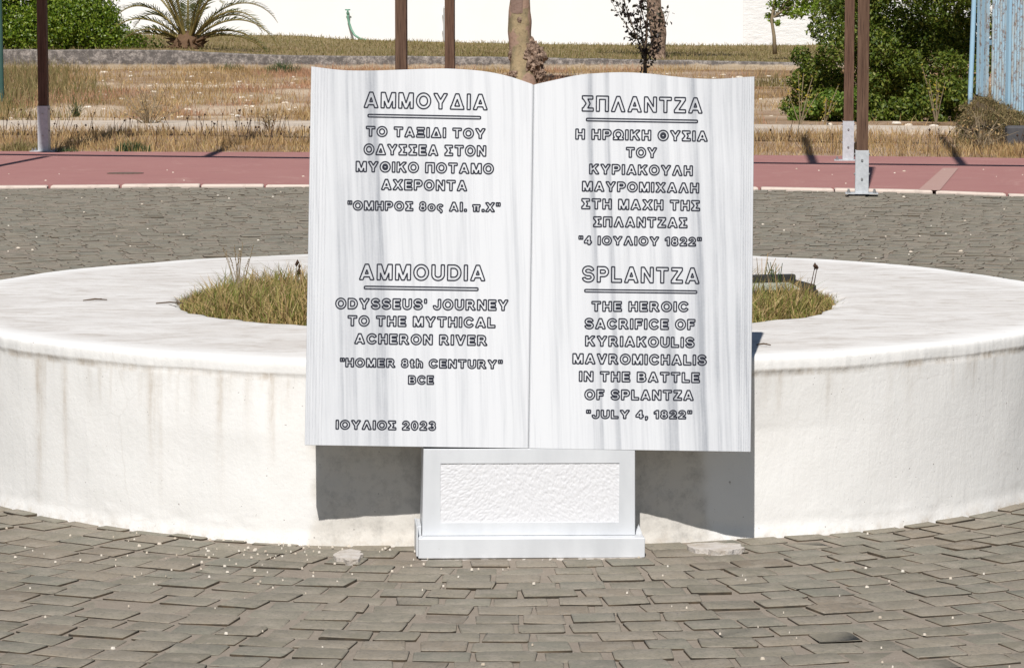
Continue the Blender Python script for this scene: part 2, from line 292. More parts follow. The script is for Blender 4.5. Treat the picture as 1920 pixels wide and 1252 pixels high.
M['glossy_leaf'] = leafmat("glossy_leaf", [(0, (0.05, 0.10, 0.006)), (0.4, (0.11, 0.18, 0.010)), (0.75, (0.18, 0.25, 0.018)), (1, (0.28, 0.33, 0.05))], 0.38, 0.3, 0.5)
M['dark_leaf'] = leafmat("dark_leaf", [(0, (0.04, 0.07, 0.008)), (0.4, (0.085, 0.13, 0.013)), (0.75, (0.145, 0.185, 0.022)), (1, (0.24, 0.25, 0.05))], 0.5, 0.28, 0.35)
M['bright_leaf'] = leafmat("bright_leaf", [(0, (0.07, 0.14, 0.015)), (0.5, (0.13, 0.22, 0.025)), (1, (0.23, 0.30, 0.06))], 0.5, 0.35, 0.35)
M['sapling_leaf'] = leafmat('sapling_leaf', [(0, (0.16, 0.26, 0.02)), (0.5, (0.27, 0.38, 0.05)), (1, (0.40, 0.48, 0.10))], 0.5, 0.5, 0.35)
M['plum_leaf'] = leafmat("plum_leaf", [(0, (0.018, 0.014, 0.014)), (0.6, (0.035, 0.024, 0.022)), (1, (0.05, 0.05, 0.025))], 0.5, 0.12, 0.35)
M['palm_leaf'] = leafmat("palm_leaf", [(0, (0.08, 0.105, 0.03)), (0.5, (0.13, 0.15, 0.05)), (0.8, (0.19, 0.19, 0.075)), (1, (0.25, 0.21, 0.10))], 0.45, 0.2, 0.4)
M['yellow_weed'] = leafmat("yellow_weed", [(0, (0.25, 0.24, 0.06)), (0.6, (0.34, 0.30, 0.07)), (1, (0.5, 0.36, 0.03))], 0.7, 0.3, 0.2)
k = NT("dry_rachis", 0.7, 0.25); k.col(k.mix((0.23, 0.19, 0.06), (0.30, 0.23, 0.09), k.noise(8, 3))); M['rachis'] = k.m
k = NT("palm_fibre", 0.95, 0.1); k.col(k.mix((0.07, 0.045, 0.03), (0.2, 0.12, 0.07), k.noise(30, 4))); M['fibre'] = k.m
k = NT("dead_head", 0.9, 0.1); k.col(k.mix((0.05, 0.03, 0.022), (0.1, 0.06, 0.04), k.noise(30, 3))); M['dead'] = k.m

# ------------------------------------------------------------------ setting: ground sheets
def struct(o): return tag(o, kind='structure')
def grid_sheet(name, xs, ys, zf, mat, smooth=True):
    X, Y = np.meshgrid(xs, ys); Z = zf(X, Y); nx, ny = len(xs), len(ys)
    i = np.arange(nx * ny).reshape(ny, nx)
    F = np.stack([i[:-1, :-1], i[:-1, 1:], i[1:, 1:], i[1:, :-1]], -1).reshape(-1, 4)
    return mk(name, np.stack([X, Y, Z], -1).reshape(-1, 3), F, mat, smooth=smooth)
struct(mk("ground", [(-900, -300, -0.09), (900, -300, -0.09), (900, 1500, -0.09), (-900, 1500, -0.09)], [(0, 1, 2, 3)], M['ground']))

def edge_fn(pix):
    P = np.array([at(x, y, 0)[:2] for x, y in pix])
    def f(X):
        X = np.asarray(X, float); y = np.interp(X, P[:, 0], P[:, 1])
        s0 = (P[1, 1] - P[0, 1]) / (P[1, 0] - P[0, 0]); s1 = (P[-1, 1] - P[-2, 1]) / (P[-1, 0] - P[-2, 0])
        return np.where(X < P[0, 0], P[0, 1] + s0 * (X - P[0, 0]) * 0.5, np.where(X > P[-1, 0], P[-1, 1] + s1 * (X - P[-1, 0]) * 0.5, y))
    return f
front = edge_fn([(0, 352), (280, 350), (560, 349), (1000, 350.5), (1413, 354.5), (1740, 360.5), (1920, 367)])   # paving / red path
rear = edge_fn([(0, 286), (580, 288), (1413, 293), (1700, 296), (1920, 299)])                                  # red path / verge
kerb_f = edge_fn([(0, 246), (600, 247), (1413, 251), (1920, 255)]); kerb_r = edge_fn([(0, 235), (600, 236), (1413, 243), (1920, 247)])

PCX, PCY, PR, PR2, PH = -0.0138, 10.804, 1.902, 1.107, 0.514     # the round planter

# paving: joint sand and stone setts, each a bevelled block of its own shape
xs = np.linspace(-13, 13, 105)
def paving_base():
    rows = np.linspace(0, 1, 90); X = np.repeat(xs[None], 90, 0); Y = 3.0 + rows[:, None] * (front(xs)[None] - 0.02 - 3.0)
    Z = -0.0092 + 0.005 * (fbm(X * 1.7, Y * 1.7, 3) - 0.5)
    i = np.arange(X.size).reshape(X.shape); F = np.stack([i[:-1, :-1], i[:-1, 1:], i[1:, 1:], i[1:, :-1]], -1).reshape(-1, 4)
    return struct(mk("paving_joints", np.stack([X, Y, Z], -1).reshape(-1, 3), F, M['joint'], smooth=True))
paving_base()
def setts():
    # laid in rings around the planter: each row is a circle, its cross joints point at the centre
    out = []; R = PR - 0.05
    while R < 17.5:
        dr = 0.096 + 0.012 * rng.random(); Rm = R + dr / 2; t = rng.random() * 0.1; t1 = t + 2 * math.pi
        while t < t1:
            w = 0.098 + 0.045 * rng.random() ** 1.2; tc = t + w / 2 / Rm; x, y = PCX + Rm * math.cos(tc), PCY + Rm * math.sin(tc)
            if 3.6 < y < 26.6 and abs(x) < 2.4 + 0.17 * y: out.append((x, y, w, dr, tc))
            t += (w + 0.009 + 0.024 * rng.random() ** 2) / Rm
        R += dr + 0.006 + 0.006 * rng.random()
    A = np.array(out); cx, cy, w, d, tc = A.T
    e = 0.012 * (vnoise(cx * 0.9, cy * 0.9, 44) - 0.5) + 0.0012 * rng.standard_normal(len(A)); cx = cx + e * np.cos(tc); cy = cy + e * np.sin(tc)
    r = np.hypot(cx - PCX, cy - PCY)
    ok = ~((np.abs(cx - 0.05) < 0.325) & (cy > 8.70) & (cy < 9.2)) & (r > PR - 0.06) & (cy + d / 2 < front(cx) - 0.015)
    cx, cy, w, d, tc = cx[ok], cy[ok], w[ok], d[ok], tc[ok]; n = len(cx)
    d = d * (0.95 + 0.06 * rng.random(n))
    c = 0.09 + 0.12 * rng.random((n, 1))
    bx = np.array([-1, 1, 1, 1, 1, -1, -1, -1.0])[None] * np.ones((n, 1)); by = np.array([-1, -1, -1, 1, 1, 1, 1, -1.0])[None] * np.ones((n, 1))
    k = np.array([1, 1, 0, 0, 1, 1, 0, 0])[None]                       # corner cut along x on the 1s, along y on the 0s
    bx = bx * (1 - c * k * 0.6); by = by * (1 - c * (1 - k) * 0.6)
    hx = w[:, None] / 2 * bx + 0.0022 * rng.standard_normal((n, 8)); hy = d[:, None] / 2 * by + 0.0022 * rng.standard_normal((n, 8))
    a = (tc + math.pi / 2)[:, None] + 0.022 * rng.standard_normal((n, 1)); sk = 0.04 * rng.standard_normal((n, 1))
    X = hx * np.cos(a) - hy * np.sin(a) + sk * hy; Y = hx * np.sin(a) + hy * np.cos(a)
    zt = -0.0046 + 0.0014 * rng.standard_normal((n, 1)) - 0.0028 * (rng.random((n, 1)) < 0.15)
    tx = 0.006 * rng.standard_normal((n, 1)); ty = 0.006 * rng.standard_normal((n, 1)) + 0.001
    Zt = zt + X * tx + Y * ty + 0.0008 * rng.standard_normal((n, 8))
    ins = 1 - 0.0045 / np.maximum(np.hypot(X, Y), 0.02)
    top = np.stack([cx[:, None] + X * ins, cy[:, None] + Y * ins, Zt], -1)
    mid = np.stack([cx[:, None] + X, cy[:, None] + Y, Zt - 0.0018], -1)
    low = np.stack([cx[:, None] + X * 1.01, cy[:, None] + Y * 1.01, np.full_like(X, -0.04)], -1)
    V = np.concatenate([top, mid, low], 1).reshape(-1, 3)
    base = (np.arange(n) * 24)[:, None]; q = np.arange(8); q2 = (q + 1) % 8
    T = (base + q[None])
    B = (base[:, :, None] + np.stack([8 + q, 8 + q2, q2, q], -1)[None]).reshape(-1, 4)
    S = (base[:, :, None] + np.stack([16 + q, 16 + q2, 8 + q2, 8 + q], -1)[None]).reshape(-1, 4)
    midx = np.concatenate([np.zeros(n + len(B)), np.ones(len(S))])
    return struct(mk("paving", V, [T, B, S], [M['sett'], M['sett_side']], midx=midx))
setts()

def band(name, lo, hi, z, mat, x0=-13, x1=13, n=80, thick=0.0, wob=0.0):
    X = np.linspace(x0, x1, n); a = lo(X) + wob * (vnoise(X * 3, X * 0, 5) - 0.5); b = hi(X) + wob * (vnoise(X * 3, X * 0, 6) - 0.5)
    V = [(X[i], a[i], z) for i in range(n)] + [(X[i], b[i], z) for i in range(n)]
    F = [(i, i + 1, n + i + 1, n + i) for i in range(n - 1)]
    if thick:
        V += [(X[i], a[i], z - thick) for i in range(n)] + [(X[i], b[i], z - thick) for i in range(n)]
        F += [(2 * n + i, 2 * n + i + 1, i + 1, i) for i in range(n - 1)] + [(n + i, n + i + 1, 3 * n + i + 1, 3 * n + i) for i in range(n - 1)]
    return struct(mk(name, V, F, mat))
band("path", lambda X: front(X) + 0.10, rear, 0.012, M['path'], thick=0.1, wob=0.10)
# kerb: short flush stones with gaps between path and paving
mb = MB(); x = -12.5
while x < 12.5:
    Lk = random.uniform(0.3, 0.75); x1 = x + Lk; y0, y1 = float(front(x)), float(front(x1)); hz = 0.013 + random.uniform(-0.005, 0.004); w = 0.095 + random.uniform(-0.015, 0.015)
    R = []
    for xx, yy in ((x, y0), (x + 0.012, y0), (x1 - 0.012, y1), (x1, y1)):
        e = 0.006 if xx in (x, x1) else 0
        R.append([(xx, yy - 0.01, -0.05), (xx, yy - 0.01 + e, hz - 0.012 - e), (xx, yy + 0.008, hz - e), (xx, yy + w - 0.012, hz - e), (xx, yy + w, hz - 0.012), (xx, yy + w, -0.05)])
    mb.loft(R); x = x1 + random.uniform(0.012, 0.03)
struct(mb.build("kerb", M['kerb']))
a, b, c_, d_ = at(1722, 356, 0.016), at(1762, 357, 0.016), at(1797, 315, 0.016), at(1768, 315, 0.016)
struct(mk("path_repair", [a, b, c_, d_], [(0, 1, 2, 3)], M['repair']))
# verge, concrete strip, field, lawn
def verge_z(X, Y): return -0.005 + 0.05 * (fbm(X * 0.8, Y * 0.8, 11) - 0.5)
def warp_sheet(name, lo, hi, nx, ny, zf, mat, x0=-16, x1=16):
    X = np.linspace(x0, x1, nx)[None] * np.ones((ny, 1)); t = np.linspace(0, 1, ny)[:, None]; Y = lo(X) * (1 - t) + hi(X) * t; Z = zf(X, Y)
    i = np.arange(nx * ny).reshape(ny, nx); F = np.stack([i[:-1, :-1], i[:-1, 1:], i[1:, 1:], i[1:, :-1]], -1).reshape(-1, 4)
    return struct(mk(name, np.stack([X, Y, Z], -1).reshape(-1, 3), F, mat, smooth=True, attrs={'sand': sand(X, Y).ravel()} if name == 'field' else None))
warp_sheet("verge_soil", lambda X: rear(X) - 0.02, kerb_f, 160, 30, verge_z, M['field'])
band("concrete_strip", kerb_f, kerb_r, 0.055, M['concrete'], -14, 14, thick=0.12, wob=0.12)
SAND = [(130, 205, 110, 10), (210, 200, 40, 6), (470, 200, 120, 8), (540, 192, 50, 5), (330, 165, 160, 5), (480, 160, 90, 6), (60, 222, 60, 5), (160, 224, 90, 5), (400, 215, 60, 5), (1450, 186, 45, 7), (1440, 212, 40, 5), (1445, 238, 60, 4), (1445, 150, 40, 6), (190, 158, 40, 3), (480, 225, 80, 4), (560, 175, 60, 4)]
def sand(X, Y):
    d = np.maximum(Y, 1.0); py = F_PX * CAM_H / d + HORIZON; px = 960 + F_PX * X / d; s = np.zeros(np.shape(X))
    for x, y, rx, ry in SAND:
        q = ((px - x) / rx) ** 2 + ((py - y) / ry) ** 2; s = np.maximum(s, np.clip(1.5 - q + 1.2 * (fbm(X * 1.8, Y * 0.9, 45) - .5), 0, 1))
    return s
def field_z(X, Y): return -0.01 + 0.16 * (fbm(X * 0.35, Y * 0.35, 21, 4) - 0.5) * np.clip((Y - 33) / 6, 0, 1) * np.clip((61 - Y) / 5, 0.2, 1)
warp_sheet("field", lambda X: kerb_r(X) - 0.02, lambda X: X * 0 + 60.2, 420, 220, field_z, M['field'], -24, 24)
WY = 59.6
def interp_px(pix, Y):
    P = np.array([atY(x, y, Y) for x, y in pix]); return lambda X: np.interp(X, P[:, 0], P[:, 2])
wall_top = interp_px([(-400, 92), (0, 93), (330, 95), (420, 100), (560, 105), (900, 107), (1250, 113), (1480, 117), (1900, 122)], WY)
BY = 75.0
lawn_far = interp_px([(-400, 64), (290, 65), (560, 67), (640, 73), (800, 78), (950, 82), (1250, 85), (1480, 85), (1900, 86)], BY)
def lawn_z(X, Y):
    t = np.clip((Y - WY) / (BY - WY), 0, 1.3); return (wall_top(X) - 0.03) * (1 - t) + lawn_far(X) * t + 0.05 * (fbm(X * 0.5, Y * 0.4, 31) - 0.5)
warp_sheet("lawn", lambda X: X * 0 + WY + 0.12, lambda X: X * 0 + BY + 2, 160, 40, lawn_z, M['lawn'], -24, 24)

# ------------------------------------------------------------------ grass and litter
def blades(name, P, h, w, mat, lean=0.35, bend=0.5):
    n = len(P); h = np.broadcast_to(h, n)[:, None]; w = np.broadcast_to(w, n)[:, None]
    a = rng.random(n) * 2 * np.pi; side = np.stack([np.cos(a), np.sin(a), 0 * a], -1)
    b = rng.random(n) * 2 * np.pi; q = np.abs(rng.standard_normal(n)) * lean; out = np.stack([np.cos(b) * q, np.sin(b) * q, np.ones(n)], -1); out /= np.linalg.norm(out, axis=1)[:, None]
    dn = np.stack([np.cos(b), np.sin(b), -0.35 * np.ones(n)], -1) * (bend * np.abs(rng.standard_normal(n)) * 0.5)[:, None]
    m = P + out * h * 0.55; t = P + out * h + dn * h * 0.7
    V = np.stack([P - side * w / 2, P + side * w / 2, m - side * w * 0.4, m + side * w * 0.4, t], 1).reshape(-1, 3)
    B = (np.arange(n) * 5)[:, None]
    return mk(name, V, [B + np.array([[0, 1, 3, 2]]), B + np.array([[2, 3, 4]])], mat)
def scatter(n, x0, x1, y0, y1, keep=None):
    X = x0 + (x1 - x0) * rng.random(n); Y = y0 + (y1 - y0) * rng.random(n)
    if keep is not None:
        k = rng.random(n) < keep(X, Y); X, Y = X[k], Y[k]
    return X, Y
def stuff(o, label): return tag(o, label, o.name.split('.')[0].replace('_', ' '), kind='stuff')
# verge
X, Y = scatter(60000, -5.6, 5.6, 28.2, 34.6, lambda X, Y: (Y > rear(X) + 0.03) * (Y < kerb_f(X) + 0.05) * np.clip(fbm(X * 1.2, Y * 1.2, 41) * 1.9 - 0.35, 0.12, 1))
P = np.stack([X, Y, verge_z(X, Y) - 0.01], -1)
stuff(blades("dry_verge_grass", P, 0.04 + 0.12 * rng.random(len(P)) ** 2, 0.007, M['straw'], 0.5), "short golden dry grass on the verge behind the red path")
X, Y = scatter(1800, -5.6, 5.6, 29, 34.6, lambda X, Y: (Y > rear(X) + 0.1) * (Y < kerb_f(X)) * (fbm(X * 0.7, Y * 0.7, 43) > 0.5))
hb = []; V = []; Fq = []
for x, y in zip(X[:260], Y[:260]):
    h = random.uniform(0.10, 0.30); n0 = len(V); dx, dy = random.gauss(0, 0.05), random.gauss(0, 0.05)
    V += [(x - .003, y, 0), (x + .003, y, 0), (x + dx + .002, y + dy, h), (x + dx - .002, y + dy, h)]; Fq.append((n0, n0 + 1, n0 + 2, n0 + 3))
    s = random.uniform(0.005, 0.013); n0 = len(V); c0 = np.array([x + dx, y + dy, h])
    V += [tuple(c0 + np.array(q) * s) for q in ((1, 0, 0), (0, 1, 0), (-1, 0, 0), (0, -1, 0), (0, 0, 1.3), (0, 0, -1))]
    Fq += [(n0 + i, n0 + (i + 1) % 4, n0 + 4) for i in range(4)] + [(n0 + (i + 1) % 4, n0 + i, n0 + 5) for i in range(4)]
stuff(mk("dried_seed_heads", V, Fq, M['dead']), "thin dry stalks with dark seed heads standing in the verge grass")
# field
fk = lambda X, Y: np.clip(fbm(X * 0.45, Y * 0.32, 51, 4) * 3.6 - 1.15, 0.10, 1) * np.where(Y > 50, 1.5, 1.0) * (1 - 0.93 * sand(X, Y)) * (1 - 0.95 * ((X > 2.85) & (Y < 41)))
def field_edge(X, Y): return Y > kerb_r(X) - 0.1
X, Y = scatter(150000, -9.8, 9.8, 33.5, 59.4, lambda X, Y: fk(X, Y) * field_edge(X, Y) * (np.abs(X) < 1.2 + 0.165 * Y))
red = (fbm(X * 0.5 + 9, Y * 0.25, 61) + 0.25 * ((X > -4) & (X < 1) & (Y > 42))) > 0.62
for nm, sel, mt, lb in (("dry_field_grass", ~red, 'straw', "straw coloured dry grass in patches over the sandy field"), ("reddish_field_grass", red, 'red_straw', "reddish brown dry grass patches in the middle of the field")):
    x, y = X[sel], Y[sel]; P = np.stack([x, y, field_z(x, y) - 0.01], -1)
    stuff(blades(nm, P, 0.04 + 0.15 * rng.random(len(P)) ** 2, 0.008, M[mt], 0.45), lb)
X, Y = scatter(26000, -10, -4.2, 36, 58, lambda X, Y: (fbm(X * 0.5, Y * 0.3, 71) > 0.40) * 0.8 * (1 - sand(X, Y)) * np.clip((-0.122 * Y + 1.2 * (fbm(X, Y * .5, 72) - .5) - X) / 1.2, 0, 1))
P = np.stack([X, Y, field_z(X, Y) - 0.01], -1)
stuff(blades("green_field_grass", P, 0.10 + 0.30 * rng.random(len(P)) ** 2, 0.010, M['lawn_blade'], 0.4), "dull green grass in the field around the green pole")
X, Y = scatter(60000, -10, 10, WY + 0.2, BY - 0.1, lambda X, Y: 0.3 + 0.7 * fbm(X * 0.6, Y * 0.5, 81))
P = np.stack([X, Y, lawn_z(X, Y) - 0.01], -1)
stuff(blades("lawn_grass", P, 0.03 + 0.10 * rng.random(len(P)) ** 2.5, 0.014, M['lawn_blade'], 0.5), "short half dry grass of the lawn below the white building")
# pale chips of plaster and gravel on the paving
def chips(n, gen, smin, smax, name, label, mat):
    V, Fq = [], []
    for _ in range(n):
        x, y, z = gen(); s = random.uniform(smin, smax) * random.choice((0.6, 0.8, 1, 1, 1.3)); n0 = len(V)
        a0 = random.random() * 6.28; m = 6
        ring = [(x + s * math.cos(a0 + k * 6.28 / m) * random.uniform(.6, 1.1), y + 0.7 * s * math.sin(a0 + k * 6.28 / m) * random.uniform(.6, 1.1)) for k in range(m)]
        V += [(p, q, z - 0.004) for p, q in ring] + [(x + (p - x) * .75, y + (q - y) * .75, z + s * random.uniform(.15, .35)) for p, q in ring]
        Fq += [(n0 + k, n0 + (k + 1) % m, n0 + m + (k + 1) % m, n0 + m + k) for k in range(m)] + [tuple(n0 + m + k for k in range(m))]
    return stuff(mk(name, V, Fq, mat), label)
def gen_near():
    while True:
        if random.random() < 0.5:
            a = random.gauss(math.radians(-108), 0.13); r = PR + 0.02 + abs(random.gauss(0, 0.28)); return PCX + r * math.cos(a), PCY + r * math.sin(a), 0.0
        x, y = random.uniform(-1.9, 1.9), random.uniform(7.3, 9.6)
        if math.hypot(x - PCX, y - PCY) > PR + 0.02: return x, y, 0.0
chips(210, gen_near, 0.0018, 0.0048, "plaster_chips", "pale chips of plaster and grit scattered over the setts before the planter", M['chips'])
def gen_far():
    y = random.uniform(13, 27.5); return random.uniform(-0.17 * y, 0.17 * y), y, 0.004 if y < 24.6 else 0.016
chips(150, gen_far, 0.005, 0.012, "gravel_specks", "pale gravel specks scattered on the paving and red path behind the planter", M['chips'])

def gen_field():
    while True:
        y = random.uniform(35, 57); x = random.uniform(-.17 * y, .17 * y)
        if y > float(kerb_r(x)) + .2: return x, y, float(field_z(np.array(x), np.array(y))) + .01
chips(260, gen_field, 0.018, 0.06, "field_stones", "pale stones and clods lying in the dry field", M['chips'])

# ------------------------------------------------------------------ the round whitewashed planter
def planter():
    root = empty("planter", (PCX, PCY, 0), "large round whitewashed planter with a wide flat rim behind the marble book", "planter")
    nt = 1500; th = np.linspace(0, 2 * np.pi, nt, endpoint=False)
    prof = [(0.016, -0.05, 1)] + [(0.006 - 0.005 * min(1, z / 0.03), z, 0) for z in np.linspace(0, 0.458, 48)]
    prof += [(0.001, 0.4665, 0), (0.0028, 0.470, 0), (0.0032, 0.477, 0), (0.0032, 0.487, 0), (0.003, 0.4975, 0), (0.001, 0.506, 0), (-0.003, 0.5105, 0), (-0.012, 0.5132, 0), (-0.03, 0.514, 0)]
    rings = []; lab = []
    for dr, z, _ in prof: rings.append((dr, z, 0)); lab.append(0)
    for s in np.linspace(0.04, 0.97, 34): rings.append((s, None, 1))
    rings += [(1.0, -0.006, 2), (1.004, -0.02, 2), (1.006, -0.12, 2)]
    V = []; stain = []; dirt = []; raw_shade = []; foot = []
    arc = th * PR
    flat = np.interp(np.cos(th) * PR, [-1.4, -.9, -.68, -.5, -.25, .33, .63, .9, 1.15], [0, .008, .022, 0, -.042, -.05, -.055, -.02, 0]) * (np.sin(th) < 0)   # the front is a little flatter than a true circle
    wav = 0.008 * (vnoise(th * 3.5, th * 0, 1) - 0.5) + 0.004 * (vnoise(th * 14, th * 0, 2) - 0.5)
    lipw = 0.0022 * (vnoise(arc * 30, th * 0, 4) - 0.5) + 0.006 * (vnoise(th * 9, th * 0, 5) - 0.5) + 0.002 * (vnoise(arc * 90, th * 0, 24) - 0.5)
    hole = PR2 + 0.05 * (vnoise(th * 4, th * 0 + 3, 6) - 0.5) + 0.03 * (vnoise(th * 22, th * 0, 7) - 0.5)
    # run-off streaks below the lip, at chosen places and at random
    sx = np.zeros(nt); 
    def ang(px):
        X = (px - 960) / F_PX * 9.2; return math.atan2(-math.sqrt(max(PR ** 2 - (X - PCX) ** 2, 0.01)), X - PCX) % (2 * np.pi)
    streaks = [(ang(38), .018, .75, .44), (ang(52), .006, .4, .3), (ang(97), .012, .55, .40), (ang(150), .01, .25, .15), (ang(283), .016, .55, .26), (ang(300), .006, .4, .35), (ang(365), .02, .3, .14), (ang(420), .012, .5, .33), (ang(475), .012, .3, .18),
               (ang(520), .012, .6, .25), (ang(545), .03, .3, .12), (ang(1440), .03, .22, .10), (ang(1560), .02, .2, .12), (ang(1720), .02, .15, .2)]
    r2 = np.random.default_rng(3)
    for _ in range(320): streaks.append((r2.random() * 6.283, 0.003 + 0.011 * r2.random() ** 2, 0.10 + 0.35 * r2.random(), 0.02 + 0.16 * r2.random() ** 2))
    Xl = np.cos(th) * PR; Ys = np.sin(th)
    for j, (a, z, kind) in enumerate(rings):
        if kind == 0:
            r = PR + a + wav + flat * (1 if z < .3 else 1 - .5 * min(1, (z - .3) / .17)) + (lipw if z > 0.463 else 0)
            r = r + 0.004 * (vnoise(arc * 9, np.full(nt, z * 9), 8) - 0.5) + (0.004 * (fbm(arc * 20, np.full(nt, z * 20), 9) - 0.5) if z < 0.05 else 0)
            raw_shade_v = np.clip((0.0 + 1 / (1 + np.exp(-(Xl + 0.535 - 0.12 * (fbm(arc * 7, np.full(nt, z * 7), 12) - 0.5)) / 0.006))) * (1 / (1 + np.exp((Xl - 0.555 - 0.12 * (fbm(arc * 7, np.full(nt, z * 7 + 5), 13) - 0.5)) / 0.006))), 0, 1) * (Ys < 0) * (z < 0.46)  # mask of the rough bare render, which also carries the painted shade
            r = r + raw_shade_v * 0.006 * (fbm(arc * 25, np.full(nt, z * 25), 14) - 0.5)
            zz = np.full(nt, z) + (0.004 * (vnoise(th * 8, th * 0, 15) - 0.5) if z > 0.44 else 0)
            s = np.zeros(nt)
            for (ta, wd, amp, ln) in streaks:
                d = np.abs((th - ta + np.pi) % (2 * np.pi) - np.pi) * PR
                zt = 0.468 - z
                if zt >= -0.004: s = np.maximum(s, min(1, amp * 1.35) * np.exp(-(d / wd) ** 2) * np.clip(1.25 - zt / ln, 0, 1))
            if 0.452 < z < 0.474: s = np.maximum(s, 0.85 * np.clip(fbm(arc * 14, th * 0, 16) * 1.6 - .35, 0, 1) + 0.12)
            stain.append(s * (1 - raw_shade_v * 0.7)); dirt.append(np.full(nt, 0.0)); raw_shade.append(raw_shade_v * 0.8)
            foot.append(np.full(nt, np.clip(1 - z / 0.04, 0, 1) + 0.8 * (z < 0.008)))
        elif kind == 1:
            r = (PR - 0.03 + flat * .5 + wav) * (1 - a) + hole * a
            zz = PH + 0.007 * (fbm(r * np.cos(th) * 3, r * np.sin(th) * 3, 17) - 0.5) + 0.002 * (fbm(r * np.cos(th) * 18, r * np.sin(th) * 18, 18) - 0.5)
            stain.append(np.zeros(nt)); dirt.append(np.full(nt, min(1, a / 0.14))); raw_shade.append(np.zeros(nt)); foot.append(np.zeros(nt))
        else:
            r = hole * 1.0 - (a - 1); zz = np.full(nt, PH + z) + 0.004 * (vnoise(th * 30, th * 0, 19) - 0.5)
            stain.append(np.full(nt, 0.1)); dirt.append(np.ones(nt) * 0.6); raw_shade.append(np.zeros(nt)); foot.append(np.zeros(nt))
        V.append(np.stack([r * np.cos(th), r * np.sin(th), zz], -1))
    nr = len(rings); i = np.arange(nr * nt).reshape(nr, nt); ip = np.roll(i, -1, 1)
    F = np.stack([i[:-1], ip[:-1], ip[1:], i[1:]], -1).reshape(-1, 4)
    cat_ = lambda L: np.concatenate(L)
    mk("wall", np.concatenate(V), F, M['whitewash'], root, smooth=True, attrs={"stain": cat_(stain), "dirt": cat_(dirt), "raw": cat_(raw_shade), "foot": cat_(foot)})
    # soil bed
    R_ = np.linspace(0.0, 1.18, 24)[1:]; T_ = np.linspace(0, 2 * np.pi, 96, endpoint=False)
    V = [(0, 0, PH - 0.03)]; 
    for rr in R_:
        for t in T_: V.append((rr * math.cos(t), rr * math.sin(t), PH - 0.035 + 0.03 * (float(fbm(rr * math.cos(t) * 4, rr * math.sin(t) * 4, 23)) - 0.5)))
    F = [(0, 1 + k, 1 + (k + 1) % 96) for k in range(96)]
    for q in range(len(R_) - 1):
        for k in range(96): F.append((1 + q * 96 + k, 1 + (q + 1) * 96 + k, 1 + (q + 1) * 96 + (k + 1) % 96, 1 + q * 96 + (k + 1) % 96))
    mk("soil_bed", V, F, M['soil'], root, smooth=True)
planter()
# grass growing in the planter
def in_planter(n, dens):
    r = 1.10 * np.sqrt(rng.random(n)); t = rng.random(n) * 2 * np.pi; X = PCX + r * np.cos(t); Y = PCY + r * np.sin(t)
    k = rng.random(n) < dens(X, Y, r); return X[k], Y[k], r[k]
X, Y, r = in_planter(52000, lambda X, Y, r: np.clip(fbm(X * 4, Y * 4, 91) * 2.2 - .45, 0.12, 1) * np.where((np.abs(X - 0.85) < 0.14) & (np.abs(Y - 11.02) < 0.14), 0.0, 1))
P = np.stack([X, Y, np.full(len(X), PH - 0.04)], -1)
edge = np.clip((1.10 - r) / 0.14, 0.3, 1)
hh = (0.05 + 0.08 * rng.random(len(P)) ** 1.4) * (0.55 + 0.8 * fbm(X * 2.5, Y * 2.5, 93)) * edge + 0.02
stuff(blades("planter_grass", P, hh, 0.0042, M['mixed_blade'], 0.65, 0.9), "tangled green and straw coloured grass growing in the planter")
# taller stalks standing in the planter, one plant each
def stalk_plant(name, label, base, stalks, mat_s, mat_h, hh, spread, head=0.012, cat="weed", w=0.003, group=None, headn=5):
    root = empty(name, base, label, cat, group)
    s, hd = MB(), MB()
    for _ in range(stalks):
        a = random.random() * 6.28; L_ = hh * random.uniform(0.6, 1.0); sp = spread * random.uniform(0.2, 1)
        tip = Vector((math.cos(a) * sp, math.sin(a) * sp, L_)); b0 = Vector((random.uniform(-.02, .02), random.uniform(-.02, .02), 0)) * (spread / 0.1)
        midp = b0.lerp(tip, 0.5) + Vector((0, 0, L_ * 0.05)); s.tube([b0, midp, tip], [w, w * 0.8, w * 0.5], 5)
        if mat_h:
            for q in range(headn):
                c0 = b0.lerp(tip, 1 - 0.05 * q) + Vector((random.gauss(0, head * .5), random.gauss(0, head * .5), 0)); rr = head * random.uniform(.5, 1)
                V = [tuple(c0 + Vector(v) * rr) for v in ((1, 0, 0), (0, 1, 0), (-1, 0, 0), (0, -1, 0), (0, 0, 1.8), (0, 0, -1.6))]
                hd.add(V, [(0, 1, 4), (1, 2, 4), (2, 3, 4), (3, 0, 4), (1, 0, 5), (2, 1, 5), (3, 2, 5), (0, 3, 5)])
    s.build("stem", mat_s, root)
    if mat_h: hd.build("seed_head", mat_h, root)
    return root
stalk_plant("tall_grass", "tuft of tall pale dry stalks standing above the grass on the planter's left", tuple(atY(445, 545, 10.9)[:2]) + (PH - 0.03,), 12, M['pale_stem'], M['pale_stem'], 0.20, 0.07, 0.0028, "tall grass", 0.0016)
stalk_plant("dry_flower", "lone dry stalk with dark seed head beside the left edge of the book", tuple(atY(555, 530, 10.95)[:2]) + (PH - 0.03,), 2, M['pale_stem'], M['dead'], 0.15, 0.04, 0.008, "dry flower", 0.0018, headn=3)
stalk_plant("dry_flower", "dark curled dry stalk at the right end of the planter grass", tuple(atY(1515, 560, 10.8)[:2]) + (PH - 0.03,), 2, M['dead'], M['dead'], 0.15, 0.05, 0.007, "dry flower", 0.0022, headn=2)
stalk_plant("tall_grass", "green upright grass tuft behind the black framed box in the planter", tuple(atY(1455, 545, 11.15)[:2]) + (PH - 0.03,), 14, M['green_blade'], None, 0.12, 0.04, 0.006, "tall grass", 0.0022)
